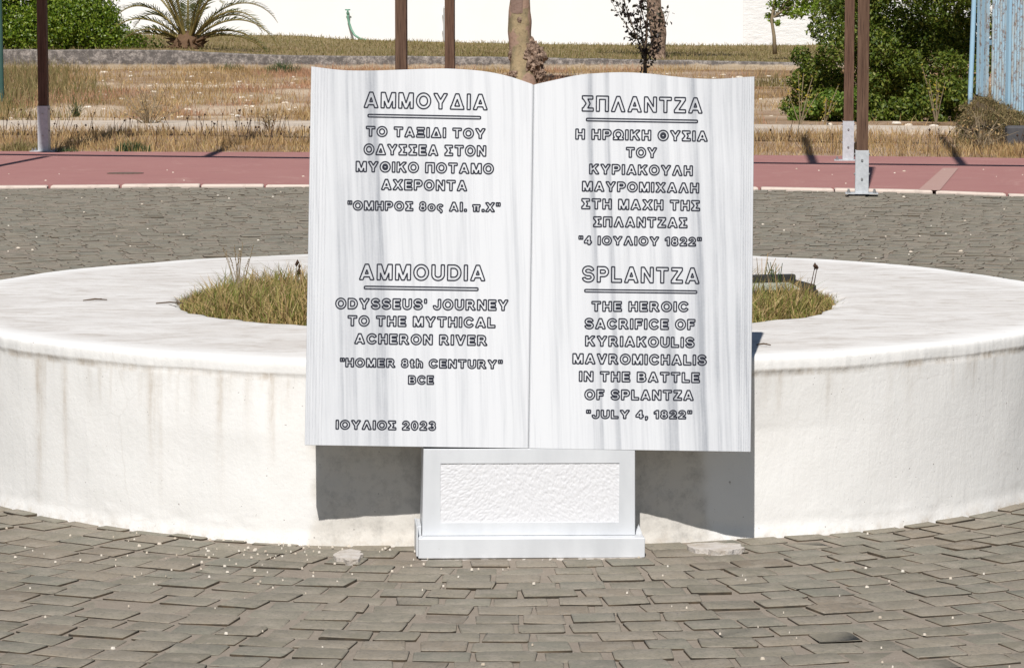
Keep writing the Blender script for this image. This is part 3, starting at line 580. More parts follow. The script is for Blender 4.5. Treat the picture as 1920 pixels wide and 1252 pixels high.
stalk_plant("tall_grass", "feathery straw tuft close to the right edge of the book", tuple(atY(1428, 545, 11.25)[:2]) + (PH - 0.03,), 10, M['straw'], None, 0.14, 0.07, 0.006, "tall grass", 0.0018)
# black framed box half sunk in the planter
root = empty("ground_light", (0.86, 11.02, PH - 0.02), "black framed box with a pale glass face half sunk in the planter grass", "ground light", rz=0.25)
mb = MB(); mb.box(-0.15, 0.11, -0.02, 0.15, 0.135, 0.062, .004).box(-0.15, -0.12, -0.03, 0.15, -0.10, 0.03, .004).box(-0.15, -0.0995, -0.03, -0.128, 0.1095, 0.045, .004).box(0.128, -0.0995, -0.03, 0.15, 0.1095, 0.045, .004); mb.build("frame", M['black'], root)
mk("glass", [(-.127, -.099, .01), (.127, -.099, .01), (.127, .109, .035), (-.127, .109, .035), (-.127, -.099, -.02), (.127, -.099, -.02), (.127, .109, -.02), (-.127, .109, -.02)], [(0, 1, 2, 3), (4, 7, 6, 5), (0, 4, 5, 1), (1, 5, 6, 2), (2, 6, 7, 3), (3, 7, 4, 0)], M['pale_glass'], root)
# twigs on the rim
def twig(px, py, L_, a, label):
    p = at(px, py, PH + 0.004); mb = MB(); d = Vector((math.cos(a), math.sin(a), 0))
    mb.tube([Vector((0, 0, 0)) - d * L_ / 2, Vector((0, 0.004, 0.004)), d * L_ / 2 + Vector((0, 0.006, 0.001))], [.002, .0028, .0018], 6, .2)
    mb.tube([d * L_ * .1 + Vector((0, .003, .003)), d * L_ * .25 + Vector((0, .015, .004))], [.0016, .001], 5)
    o = mb.build("twig", M['twig'], None, True); o.location = p; tag(o, label, "twig", "dry twigs on the planter rim")
twig(178, 563, 0.078, 0.15, "dry twig lying alone on the left of the planter rim")
twig(318, 569, 0.09, -0.12, "dry twig touching the grass edge on the left of the planter rim")
twig(1432, 665 - 18, 0.045, -0.5, "tiny twig on the planter rim in the shadow beside the book")

# ------------------------------------------------------------------ the marble book on its pedestal
GL = {}
def R_(x0, y0, x1, y1): return ('+', [(x0, y0), (x1, y0), (x1, y1), (x0, y1)])
def P_(*p): return ('+', list(p))
def A_(cx, cy, rx, ry, a0, a1, t=17, ty=None):
    ty = ty or t * 0.9; n = 26; A = [math.radians(a0 + (a1 - a0) * i / n) for i in range(n + 1)]
    return ('+', [(cx + rx * math.cos(a), cy + ry * math.sin(a)) for a in A] + [(cx + (rx - t) * math.cos(a), cy + (ry - ty) * math.sin(a)) for a in reversed(A)])
def O_(cx, cy, rx, ry, t=17, ty=None): return [A_(cx, cy, rx, ry, 0, 180, t, ty), A_(cx, cy, rx, ry, 179, 361, t, ty)]
LEGS = [P_((0, 0), (19, 0), (58, 100), (38, 100)), P_((96, 0), (77, 0), (38, 100), (58, 100))]
GL['Α'] = (96, LEGS + [R_(18, 20, 78, 35)]); GL['Λ'] = (96, LEGS); GL['Δ'] = (96, LEGS + [R_(3, 0, 93, 15)])
GL['Μ'] = (102, [R_(0, 0, 17, 100), R_(85, 0, 102, 100), P_((0, 100), (25, 100), (59, 0), (43, 0)), P_((102, 100), (77, 100), (43, 0), (59, 0))])
GL['Ν'] = (86, [R_(0, 0, 17, 100), R_(69, 0, 86, 100), P_((0, 100), (19, 100), (86, 0), (67, 0))])
GL['Ο'] = (100, O_(50, 50, 50, 51)); GL['Θ'] = (100, O_(50, 50, 50, 51) + [R_(40, 43, 60, 57)]); GL['0'] = (70, O_(35, 50, 35, 51))
GL['Υ'] = (94, [R_(38.5, 0, 55.5, 44), P_((0, 100), (20, 100), (55.5, 42), (38.5, 36))  , P_((94, 100), (74, 100), (38.5, 42), (55.5, 36))])
GL['Ι'] = (17, [R_(0, 0, 17, 100)]); GL['Τ'] = (84, [R_(0, 85, 84, 100), R_(33.5, 0, 50.5, 100)])
GL['Ξ'] = (78, [R_(3, 84, 75, 100), R_(10, 42, 68, 58), R_(0, 0, 78, 16)])
GL['Σ'] = (78, [R_(0, 84, 74, 100), R_(0, 0, 78, 16), P_((0, 100), (24, 100), (53, 50), (24, 0), (0, 0), (0, 8), (30, 50), (0, 92))])
GL['Ε'] = (74, [R_(0, 0, 17, 100), R_(0, 84, 72, 100), R_(0, 42, 66, 57), R_(0, 0, 74, 16)])
GL['Κ'] = (92, [R_(0, 0, 17, 100), P_((15, 28), (15, 50), (66, 100), (90, 100)), P_((34, 54), (47, 66), (92, 0), (70, 0))])
GL['Π'] = (86, [R_(0, 0, 17, 100), R_(69, 0, 86, 100), R_(0, 84, 86, 100)]); GL['Η'] = (84, [R_(0, 0, 17, 100), R_(67, 0, 84, 100), R_(0, 43, 84, 59)])
GL['Χ'] = (94, [P_((0, 100), (21, 100), (94, 0), (73, 0)), P_((94, 100), (73, 100), (0, 0), (21, 0))])
BOWL = [R_(0, 0, 17, 100), R_(0, 84, 46, 100), R_(0, 38, 46, 54), A_(46, 69, 33, 31, -91, 91, 17, 16)]
GL['Ρ'] = (79, BOWL); GL['R'] = (92, BOWL + [P_((38, 46), (58, 46), (92, 0), (71, 0))])
GL['Ζ'] = (80, [R_(3, 85, 78, 100), R_(0, 0, 80, 15), P_((0, 0), (0, 13), (55, 87), (78, 88), (78, 86), (24, 13))])
GL['Ω'] = (98, [A_(49, 54, 49, 47, -46, 226), R_(0, 0, 40, 15), R_(58, 0, 98, 15), R_(27, 0, 40, 24), R_(58, 0, 71, 24)])
GL['U'] = (84, [R_(0, 34, 17, 100), R_(67, 34, 84, 100), A_(42, 36, 42, 37, 179, 361, 17, 16)]); GL['D'] = (90, [R_(0, 0, 17, 100), R_(0, 84, 42, 100), R_(0, 0, 42, 16), A_(42, 50, 48, 50, -91, 91, 17, 16)])
GL['S'] = (84, [A_(42, 72.5, 40, 29.5, 18, 271, 16, 15), A_(42, 29, 42, 30, -164, 91, 16, 15)])
GL['J'] = (70, [R_(53, 30, 70, 100), A_(35, 32, 35, 33, 180, 361, 17, 16)]); GL['C'] = (94, [A_(50, 50, 50, 51, 36, 324)])
GL['V'] = (94, [P_((0, 100), (19, 100), (57, 0), (37, 0)), P_((94, 100), (75, 100), (37, 0), (57, 0))])
GL['B'] = (86, [R_(0, 0, 17, 100), R_(0, 85, 46, 100), R_(0, 44, 50, 58), R_(0, 0, 48, 15), A_(46, 72, 34, 28, -91, 91, 17, 15), A_(48, 29, 38, 29, -91, 91, 17, 15)])
GL['L'] = (70, [R_(0, 0, 17, 100), R_(0, 0, 70, 16)]); GL['F'] = (70, [R_(0, 0, 17, 100), R_(0, 84, 70, 100), R_(0, 41, 60, 57)])
GL['t'] = (42, [R_(11, 10, 28, 94), R_(0, 60, 40, 73), R_(14, 0, 42, 13)]); GL['h'] = (68, [R_(0, 0, 17, 100), A_(34, 42, 34, 32, -2, 182, 17, 15), R_(51, 0, 68, 43)])
GL['ο'] = (76, O_(38, 37, 38, 38)); GL['ς'] = (62, [A_(34, 39, 34, 35, 40, 272, 16, 15), A_(34, -6, 19, 19, -60, 92, 14, 14)]); GL['π'] = (80, [R_(0, 58, 80, 73), R_(11, 0, 27, 66), R_(52, 0, 68, 66)])
GL['8'] = (70, O_(35, 74, 31, 27, 16, 15) + O_(35, 29, 35, 30, 16, 15)); GL['1'] = (42, [R_(25, 0, 42, 100), P_((0, 64), (0, 80), (27, 100), (30, 84))])
GL['2'] = (72, [A_(36, 67, 35, 34, -28, 172, 16, 15), P_((0, 0), (0, 13), (52, 58), (69, 56), (26, 13)), R_(0, 0, 72, 15)])
GL['3'] = (72, [A_(35, 73, 33, 28, -91, 160, 16, 15), A_(35, 29, 37, 30, -160, 91, 16, 15)]); GL['4'] = (76, [R_(44, 0, 61, 100), R_(0, 20, 76, 35), P_((0, 24), (0, 36), (44, 100), (58, 100), (17, 32))])
GL['"'] = (36, [R_(0, 70, 11, 100), R_(25, 70, 36, 100)]); GL["'"] = (12, [R_(0, 68, 12, 100)]); GL['.'] = (16, [R_(0, 0, 16, 16)]); GL[','] = (16, [P_((0, 0), (0, 16), (16, 16), (16, 0), (6, -20), (0, -20))])
for lat, gre in zip("AMOYITENKHPXZ", "ΑΜΟΥΙΤΕΝΚΗΡΧΖ"): GL[lat] = GL[gre]
STEP = 1.6
def poly_sdf(poly, X, Y):
    A = np.array(poly, float); B = np.roll(A, -1, 0); d = np.full(X.shape, 1e9); ins = np.zeros(X.shape, bool)
    for (ax, ay), (bx, by) in zip(A, B):
        ex, ey = bx - ax, by - ay; l2 = ex * ex + ey * ey
        if l2 < 1e-9: continue
        t = np.clip(((X - ax) * ex + (Y - ay) * ey) / l2, 0, 1); d = np.minimum(d, np.hypot(X - ax - t * ex, Y - ay - t * ey))
        c = ((ay <= Y) & (by > Y)) | ((by <= Y) & (ay > Y))
        if abs(ey) > 1e-9: ins ^= c & (X < ax + (Y - ay) / ey * ex)
    return np.where(ins, -d, d)
_cont = {}
def contours(ch, GROW):
    """Closed outlines of a glyph, from the union of its strokes (marching squares)."""
    if (ch, GROW) in _cont: return _cont[(ch, GROW)]
    w, prims = GL[ch]; xs_ = np.arange(-13, w + 13, STEP) + 0.013; ys_ = np.arange(-38, 116, STEP) + 0.017; X, Y = np.meshgrid(xs_, ys_)
    D = np.min([poly_sdf(p, X, Y) for _, p in prims], 0) - GROW
    seg = {}
    def ip(j, i, j2, i2):
        a, b = D[j, i], D[j2, i2]; t = a / (a - b); return (xs_[i] + (xs_[i2] - xs_[i]) * t, ys_[j] + (ys_[j2] - ys_[j]) * t)
    ny, nx = D.shape; ins = D < 0
    for j in range(ny - 1):
        for i in range(nx - 1):
            c = [ins[j, i], ins[j, i + 1], ins[j + 1, i + 1], ins[j + 1, i]]
            if all(c) or not any(c): continue
            E = [(j, i, j, i + 1), (j, i + 1, j + 1, i + 1), (j + 1, i + 1, j + 1, i), (j + 1, i, j, i)]
            outs = [q for q in range(4) if c[q] and not c[(q + 1) % 4]]; inn = [q for q in range(4) if not c[q] and c[(q + 1) % 4]]
            for q in outs:
                p = min(inn, key=lambda r: (q - r) % 4)      # leaves the inside at q; came in at the nearest entry before
                key = lambda e: tuple(sorted(((e[0], e[1]), (e[2], e[3]))))
                seg[key(E[q])] = (key(E[p]), ip(*E[q]))
    loops = []
    while seg:
        k0 = next(iter(seg)); k = k0; L_ = []
        while k in seg: nk, pt = seg.pop(k); L_.append(pt); k = nk
        if len(L_) > 6:
            L_ = np.array(L_)
            for _ in range(2): L_ = 0.25 * np.roll(L_, 1, 0) + 0.5 * L_ + 0.25 * np.roll(L_, -1, 0)
            loops.append(L_)
    _cont[(ch, GROW)] = loops; return loops
def ribbon(mb, L_, lw, y):
    """A painted groove outline: a thin flat band along a closed loop in the page plane."""
    t = np.roll(L_, -1, 0) - np.roll(L_, 1, 0); t /= np.maximum(np.linalg.norm(t, axis=1), 1e-9)[:, None]; nrm = np.stack([-t[:, 1], t[:, 0]], -1)
    a, b = L_ + nrm * lw / 2, L_ - nrm * lw / 2; n = len(L_)
    V = [(p[0], y, p[1]) for p in a] + [(p[0], y, p[1]) for p in b]
    mb.add(V, [(i, n + i, n + (i + 1) % n, (i + 1) % n) for i in range(n)])
LINES = [
    ('ΑΜΜΟΥΔΙΑ', -0.4664, -0.1257, 0.9226, 0.0464, 0.0007),
    ('-', -0.4554, -0.1431, 0.8971, 0.0107, 0.0009),
    ('ΤΟ ΤΑΞΙΔΙ ΤΟΥ', -0.4594, -0.1303, 0.8438, 0.0307, 0.0003),
    ('ΟΔΥΣΣΕΑ ΣΤΟΝ', -0.4647, -0.1274, 0.7943, 0.0325, 0.0021),
    ('ΜΥΘΙΚΟ ΠΟΤΑΜΟ', -0.4856, -0.1058, 0.7467, 0.0316, 0.0011),
    ('ΑΧΕΡΟΝΤΑ', -0.4150, -0.1784, 0.6985, 0.0320, 0.0012),
    ('"ΟΜΗΡΟΣ 8ος ΑΙ. π.Χ"', -0.5064, -0.0870, 0.6420, 0.0284, 0.0029),
    ('AMMOUDIA', -0.4712, -0.1251, 0.4521, 0.0462, 0.0031),
    ('-', -0.4578, -0.1434, 0.4261, 0.0110, 0.0010),
    ("ODYSSEUS' JOURNEY", -0.5349, -0.0609, 0.3718, 0.0322, 0.0033),
    ('TO THE MYTHICAL', -0.5007, -0.0953, 0.3250, 0.0312, 0.0015),
    ('ACHERON RIVER', -0.4813, -0.1170, 0.2763, 0.0310, 0.0011),
    ('"HOMER 8th CENTURY"', -0.5197, -0.0750, 0.2132, 0.0270, 0.0018),
    ('BCE', -0.3333, -0.2612, 0.1683, 0.0267, 0.0007),
    ('ΙΟΥΛΙΟΣ 2023', -0.5284, -0.2537, 0.0430, 0.0276, 0.0005),
    ('ΣΠΛΑΝΤΖΑ', 0.1324, 0.4674, 0.9261, 0.0460, 0.0012),
    ('-', 0.1445, 0.4551, 0.8995, 0.0107, 0.0014),
    ('Η ΗΡΩΙΚΗ ΘΥΣΙΑ', 0.1156, 0.4827, 0.8485, 0.0316, 0.0017),
    ('ΤΟΥ', 0.2557, 0.3428, 0.8009, 0.0309, 0.0005),
    ('ΚΥΡΙΑΚΟΥΛΗ', 0.1550, 0.4427, 0.7532, 0.0307, 0.0007),
    ('ΜΑΥΡΟΜΙΧΑΛΗ', 0.1357, 0.4607, 0.7058, 0.0304, 0.0013),
    ('ΣΤΗ ΜΑΧΗ ΤΗΣ', 0.1346, 0.4638, 0.6569, 0.0315, 0.0009),
    ('ΣΠΛΑΝΤΖΑΣ', 0.1677, 0.4295, 0.6087, 0.0310, 0.0020),
    ('"4 ΙΟΥΛΙΟΥ 1822"', 0.1280, 0.4684, 0.5590, 0.0273, 0.0021),
    ('SPLANTZA', 0.1385, 0.4642, 0.4563, 0.0464, 0.0013),
    ('-', 0.1459, 0.4583, 0.4291, 0.0105, 0.0019),
    ('THE HEROIC', 0.1658, 0.4354, 0.3775, 0.0304, 0.0038),
    ('SACRIFICE OF', 0.1472, 0.4543, 0.3288, 0.0316, 0.0025),
    ('KYRIAKOULIS', 0.1497, 0.4529, 0.2806, 0.0311, 0.0005),
    ('MAVROMICHALIS', 0.1156, 0.4868, 0.2322, 0.0311, 0.0020),
    ('IN THE BATTLE', 0.1340, 0.4685, 0.1843, 0.0306, 0.0017),
    ('OF SPLANTZA', 0.1497, 0.4517, 0.1350, 0.0308, 0.0025),
    ('"JULY 4, 1822"', 0.1550, 0.4471, 0.0841, 0.0261, 0.0032),
]
LW = 0.0037; TRACK = 23.0; SPACE = 55.0; INK_Y = -0.0007
def line(mb, s, u0, u1, v, h, slope):
    if s == '-':
        a, b = u0 + LW / 2, u1 - LW / 2; v0, v1 = v + LW / 2, v + h - LW / 2; c0 = 0.0015; L_ = []
        for (x, y, sx, sy) in ((a, v0, 1, 1), (b, v0, -1, 1), (b, v1, -1, -1), (a, v1, 1, -1)): L_.append((x, y))
        out = []
        for i in range(4):
            p, q = np.array(L_[i]), np.array(L_[(i + 1) % 4])
            for t in np.linspace(0.01 if abs(q - p).max() > .05 else .12, 0.99 if abs(q - p).max() > .05 else .88, 8): out.append(p + (q - p) * t)
        out = np.array(out); out[:, 1] += slope * (out[:, 0] - u0) / (u1 - u0) - slope / 2; ribbon(mb, out, LW, INK_Y); return
    GROW = 3.4 if h > 0.04 else 5.6
    cap = (h - LW) / (100 + 2 * GROW); adv = []; x = 0.0
    for ch in s:
        if ch == ' ': x += SPACE; continue
        adv.append((ch, x)); x += GL[ch][0] + 2 * GROW + (TRACK if ch not in '".\',' else TRACK * 0.8)
    total = x - TRACK; kx = (u1 - u0 - LW) / total
    for ch, x0 in adv:
        for L_ in contours(ch, GROW):
            Q = np.stack([u0 + LW / 2 + (x0 + GROW + L_[:, 0]) * kx, v + LW / 2 + (L_[:, 1] + GROW) * cap], -1)
            Q[:, 1] += slope * (Q[:, 0] - u0) / (u1 - u0) - slope / 2; ribbon(mb, Q, LW, INK_Y)
def monument():
    BX, BY_, BZ, YAW, LEAN, ROLL = 0.0459, 8.80, 0.2901, 0.0650, 0.1592, 0.0243
    root = empty("book_monument", (BX, BY_, 0), "white marble monument of an open book with engraved Greek and English text", "monument")
    n0 = Vector((math.sin(YAW), -math.cos(YAW), 0)); u0 = Vector((math.cos(YAW), math.sin(YAW), 0)); z = Vector((0, 0, 1))
    v0 = math.cos(LEAN) * z - math.sin(LEAN) * n0
    u = math.cos(ROLL) * u0 - math.sin(ROLL) * v0; v = math.cos(ROLL) * v0 + math.sin(ROLL) * u0; back = -(u.cross(v))
    MX = Matrix(((u.x, back.x, v.x, 0), (u.y, back.y, v.y, 0), (u.z, back.z, v.z, BZ), (0, 0, 0, 1)))
    TOP = np.array([(-.6108, 1.0345), (-.5344, 1.0262), (-.4681, 1.0256), (-.3796, 1.0297), (-.2686, 1.0356), (-.2027, 1.0356), (-.1352, 1.0310), (-.0684, 1.0187), (0, .9975), (.0560, 1.0114), (.1205, 1.0263), (.1864, 1.0339), (.2515, 1.0370), (.3170, 1.0350), (.3825, 1.0290), (.4480, 1.0247), (.5137, 1.0250), (.5792, 1.0309), (.6108, 1.0338)])
    def topz(x):
        i = int(np.clip(np.searchsorted(TOP[:, 0], x) - 1, 0, len(TOP) - 2)); p1, p2 = TOP[i, 1], TOP[i + 1, 1]
        t = (x - TOP[i, 0]) / (TOP[i + 1, 0] - TOP[i, 0])
        m1 = (p2 - TOP[i - 1, 1]) / 2 if i > 0 and abs(TOP[i, 0]) > 1e-6 else p2 - p1
        m2 = (TOP[i + 2, 1] - p1) / 2 if i + 2 < len(TOP) and abs(TOP[i + 1, 0]) > 1e-6 else p2 - p1
        return (2 * t ** 3 - 3 * t * t + 1) * p1 + (t ** 3 - 2 * t * t + t) * m1 + (-2 * t ** 3 + 3 * t * t) * p2 + (t ** 3 - t * t) * m2
    for sgn in (-1, 1):
        cols = [(0.0004, 0.006), (0.0030, 0.0012), (0.006, 0.0)] + [(a, 0.0) for a in np.linspace(0.02, 0.55, 40)]
        step = 0.0
        for e in ((.566, .574, .583, .591, .599, .605) if sgn < 0 else (.577, .584, .591, .5975, .6035)):
            cols += [(e - .0012, step), (e - .0003, step + .0018), (e + .0003, step + .0018), (e + .0012, step + .0007)]; step += 0.0007
        cols += [(.6095, step), (.6108, step + .0015)]
        T = 0.045; V = []; m = len(cols)
        for a, d in cols: x = sgn * a; V += [(x, d, 0), (x, d, topz(x)), (x, T, topz(x)), (x, T, 0)]
        F = []
        for i in range(m - 1):
            for q in range(4):
                a_, b_ = i * 4 + q, i * 4 + (q + 1) % 4; f = (a_, a_ + 4, b_ + 4, b_); F.append(f if sgn > 0 else f[::-1])
        F.append((0, 1, 2, 3) if sgn > 0 else (3, 2, 1, 0)); e = (m - 1) * 4; F.append((e + 3, e + 2, e + 1, e) if sgn > 0 else (e, e + 1, e + 2, e + 3))
        pg = mk("page", V, F, M['marble'], root); pg.matrix_local = MX
        tag(pg, "page with the text about Odysseus" if sgn < 0 else "page with the text about the battle")
        mb = MB()
        for L_ in LINES:
            if (L_[1] < 0) == (sgn < 0): line(mb, *L_)
        mb.build("inscription", M['ink'], pg)
    # pedestal with a tooled panel, on a plinth
    RY = Matrix.Rotation(YAW, 4, 'Z') @ Matrix.Rotation(0.007, 4, 'Y')
    hw, z0, z1, D = 0.2895, 0.049, 0.2885, 0.165; px0, px1, pz0, pz1 = -0.243, 0.247, 0.085, 0.249
    O = [(-hw - .003, z0), (hw + .003, z0), (hw, z1), (-hw, z1)]; I = [(px0, pz0), (px1, pz0), (px1, pz1), (px0, pz1)]; b = .0015
    V = [(x, b, y) for x, y in O] + [(x + (b if x < 0 else -b), 0, y + (b if y < .15 else -b)) for x, y in O] + [(x, 0, y) for x, y in I] + [(x, .012, y) for x, y in I] + [(x, D, y) for x, y in O]
    F = []
    for k in range(4):
        j = (k + 1) % 4
        F += [(k, j, 4 + j, 4 + k), (4 + k, 4 + j, 8 + j, 8 + k), (8 + k, 8 + j, 12 + j, 12 + k), (16 + k, 16 + j, j, k)]
    F.append((19, 18, 17, 16))
    o = mk("pedestal", V, F, M['plain_marble'], root); o.matrix_local = RY
    nx, nz = 246, 84; xs_ = np.linspace(px0 - .001, px1 + .001, nx); zs_ = np.linspace(pz0 - .001, pz1 + .001, nz); X, Z = np.meshgrid(xs_, zs_)
    Hh = np.full(X.shape, 0.0005); r3 = np.random.default_rng(5)
    for _ in range(2800):
        gx, gz = r3.uniform(px0, px1), r3.uniform(pz0, pz1); t = (gx - px0) / (px1 - px0)
        a = math.radians(-50 + 95 * t + 25 * math.sin(t * 9 + gz * 20) + r3.normal(0, 14)) + math.pi / 2
        sel = (np.abs(X - gx) < .016) & (np.abs(Z - gz) < .016); dx, dz = X[sel] - gx, Z[sel] - gz
        al, ac = dx * math.cos(a) + dz * math.sin(a), -dx * math.sin(a) + dz * math.cos(a)
        Hh[sel] = np.maximum(Hh[sel], r3.uniform(.0008, .0020) * np.exp(-(al / .0065) ** 2 - (ac / .0019) ** 2))
    Hh += 0.0012 * (fbm(X * 120, Z * 120, 77) - .5)
    i = np.arange(nx * nz).reshape(nz, nx); F = np.stack([i[:-1, :-1], i[:-1, 1:], i[1:, 1:], i[1:, :-1]], -1).reshape(-1, 4)
    o = mk("carved_panel", np.stack([X, 0.0015 + Hh, Z], -1).reshape(-1, 3), F, M['tooled'], o, smooth=True)
    mb = MB(); mb.box(-.304, -.040, -.0075, .3155, .14, .0485, .0025); o = mb.build("plinth", M['plain_marble'], root); o.matrix_local = RY
    mb = MB(); mb.box(-.309, -.022, -.004, -.3045, .13, .078, .001).box(-.3042, .006, .0488, -.2945, .13, .076, .001); o = mb.build("side_slip", M['plain_marble'], root); o.matrix_local = RY
    # lumpy mortar bed under the plinth
    V = []; nn = 60
    for k in range(nn):
        x = -.296 + .605 * k / (nn - 1); e = -.056 - .014 * random.random(); V += [(x, .1, -.009), (x, -.036, -.0085), (x, e, -.0125 + .006 * random.random()), (x, e - .008, -.02)]
    F = [(k * 4 + q, k * 4 + q + 1, k * 4 + q + 5, k * 4 + q + 4)[::-1] for k in range(nn - 1) for q in range(3)]
    o = mk("mortar_bed", V, F, M['mortar'], root, smooth=True); o.matrix_local = Matrix.Rotation(YAW, 4, 'Z')
    # small triangular offcut standing on the plinth
    mb = MB(); mb.loft([[(.296, .03, .0487), (.3145, .03, .0487), (.3055, .03, .073)], [(.296, .042, .0487), (.3145, .042, .0487), (.3055, .042, .073)]][::-1])
    o = mb.build("stone_shard", M['plain_marble']); o.matrix_world = Matrix.Translation((BX, BY_, 0)) @ RY; tag(o, "small triangular marble offcut standing on the right end of the plinth", "stone shard")
monument()
# smears of cement on the setts in front of the planter
def smear(px, py, w, d, label):
    c0 = at(px, py, 0.0); n = 40; V = [(c0[0], c0[1], 0.0085)]
    for k in range(n):
        t = 6.283 * k / n; q = 0.55 + 0.75 * float(fbm(math.cos(t) * 2.2 + px, math.sin(t) * 2.2, 97)); V.append((c0[0] + w * q * math.cos(t), c0[1] + d * q * math.sin(t), 0.0062))
    V += [(x, y, -.02) for x, y, _ in V[1:]]
    F = [(0, 1 + k, 1 + (k + 1) % n) for k in range(n)] + [(1 + k, 1 + n + k, 1 + n + (k + 1) % n, 1 + (k + 1) % n) for k in range(n)]
    o = mk("cement_smear", V, F, M['mortar']); tag(o, label, "cement smear", "cement smears at the planter foot")
smear(655, 1043, 0.042, 0.085, "pale cement smear on the setts left of the plinth")
smear(1345, 1027, 0.075, 0.075, "pale cement smear on the setts right of the plinth")

# ------------------------------------------------------------------ pergola posts and the roof they carry
PYAW = math.atan2(0.36, 4.5)
def post(px, py, sleeve_h, label, H_=4.0, yaw=0.0):
    p = at(px, py, 0.012); root = empty("pergola_post", (p[0], p[1], 0.012), label, "post", "pergola posts along the red path", -PYAW + yaw)
    w = 0.042; MB().box(-w, -w, 0.03, w, w, H_, .003).build("post_shaft", M['wood'], root)
    s = MB(); a, t = 0.049, 0.0445
    s.box(-a, -a, 0.007, a, -t, sleeve_h, .001).box(-a, t, 0.007, a, a, sleeve_h, .001).box(-a, -t + .0002, 0.007, -t, t - .0002, sleeve_h, .001).box(t, -t + .0002, 0.007, a, t - .0002, sleeve_h, .001); s.build("sleeve", M['galv'], root)
    MB().box(-.12, -.085, 0, .12, .085, .0065, .001).build("base_plate", M['galv'], root)
    for bx, by in ((-.095, -.06), (.095, -.06), (.095, .06), (-.095, .06)):
        b = MB(); b.tube([(bx, by, .007), (bx, by, .03)], .008, 6); b.tube([(bx, by, .007), (bx, by, .016)], .013, 6); b.build("anchor_bolt", M['bolt'], root)
    for z in (sleeve_h - .07, sleeve_h * .35):
        b = MB(); b.tube([(0, -.0492, z), (0, -.058, z)], .009, 6); b.build("bolt", M['bolt'], root)
    for z in (sleeve_h - .03, sleeve_h * .45):
        for x0, x1 in ((-.058, -.0492), (.0492, .058)): MB().tube([(x0, 0, z), (x1, 0, z)], .008, 6).build("bolt", M['bolt'], root)
    return Vector(p)
HB = 4.2
P_ = [post(1615.5, 363, 0.32, "nearer brown post of the close pair at the right, standing on the paving edge", HB),
      post(1590, 301, 0.345, "farther brown post of the close pair at the right, standing on the red path", HB),
      post(83, 284, 0.42, "brown post with a pale galvanised sleeve at the left end of the red path", HB),
      post(753.5, 358, 0.32, "wider brown post rising behind the left page of the book", HB),
      post(844, 297, 0.345, "thinner brown post rising behind the left page next to the wider one", HB)]
def to_px(p):   # ground point back to a pixel, for the post just outside the frame
    v = np.array([p[0], p[1], p[2] - CAM_H]); d = v @ _f; return 960 + F_PX * v[0] / d, 626 - F_PX * (v @ _u) / d
reach = (HB + 0.05) / math.tan(SUN_EL); SH = Vector((math.sin(SUN_AZ), math.cos(SUN_AZ), 0))
nb0, nb1 = Vector(at(0, 292.5, 0)) - SH * reach, Vector(at(1920, 314, 0)) - SH * reach      # the near beam runs where its shadow says
s0 = Vector(at(55, 300, 0)); nd = (nb1 - nb0).normalized(); w_ = s0 - nb0; det = SH.x * nd.y - SH.y * nd.x; kk = (w_.x * nd.y - w_.y * nd.x) / det
base_nl = s0 - SH * kk; bpx = to_px(base_nl)
P_.append(post(bpx[0], bpx[1], 0.32, "brown post whose long shadow slants across the left of the red path", HB))
root = empty("pergola_roof", (0, 26, HB), "brown timber pergola roof of beams and rafters carried by the posts", "pergola roof")
def beam(name, a, b, w, h, z):
    a, b = Vector(a), Vector(b); d = (b - a).normalized(); s = Vector((-d.y, d.x, 0)) * w / 2; mb = MB()
    mb.loft([[tuple(p - s + Vector((0, 0, z - 26 * 0))) , tuple(p + s + Vector((0, 0, z))), tuple(p + s + Vector((0, 0, z + h))), tuple(p - s + Vector((0, 0, z + h)))] for p in (a, b)])
    o = mb.build(name, M['wood'], root); o.matrix_parent_inverse = Matrix.Translation((0, -26, -HB)); return o
far_d = (P_[1] - P_[2]); far_d.z = 0; far_d.normalize(); f0 = Vector((P_[1].x, P_[1].y, 0))
beam("beam", nb0 - nd * 7, nb1 + nd * 4, 0.10, 0.15, HB); beam("beam", f0 - far_d * 12, f0 + far_d * 5, 0.10, 0.15, HB)
sh = SH * (HB + 0.2) / math.tan(SUN_EL)
for (xa, ya), (xb, yb) in (((1525, 309), (1507, 258)), ((1805, 312), (1764, 258)), ((387, 297), (480, 252)), ((95, 288), (225, 247)), ((640, 298), (705, 254)), ((890, 300), (920, 255)), ((1160, 303), (1160, 256)), ((2080, 316), (2030, 262))):
    beam("rafter", Vector(at(xa, ya, 0)) - sh, Vector(at(xb, yb, 0)) - sh, 0.20 if xa == 95 else 0.08, 0.12, HB + 0.151)

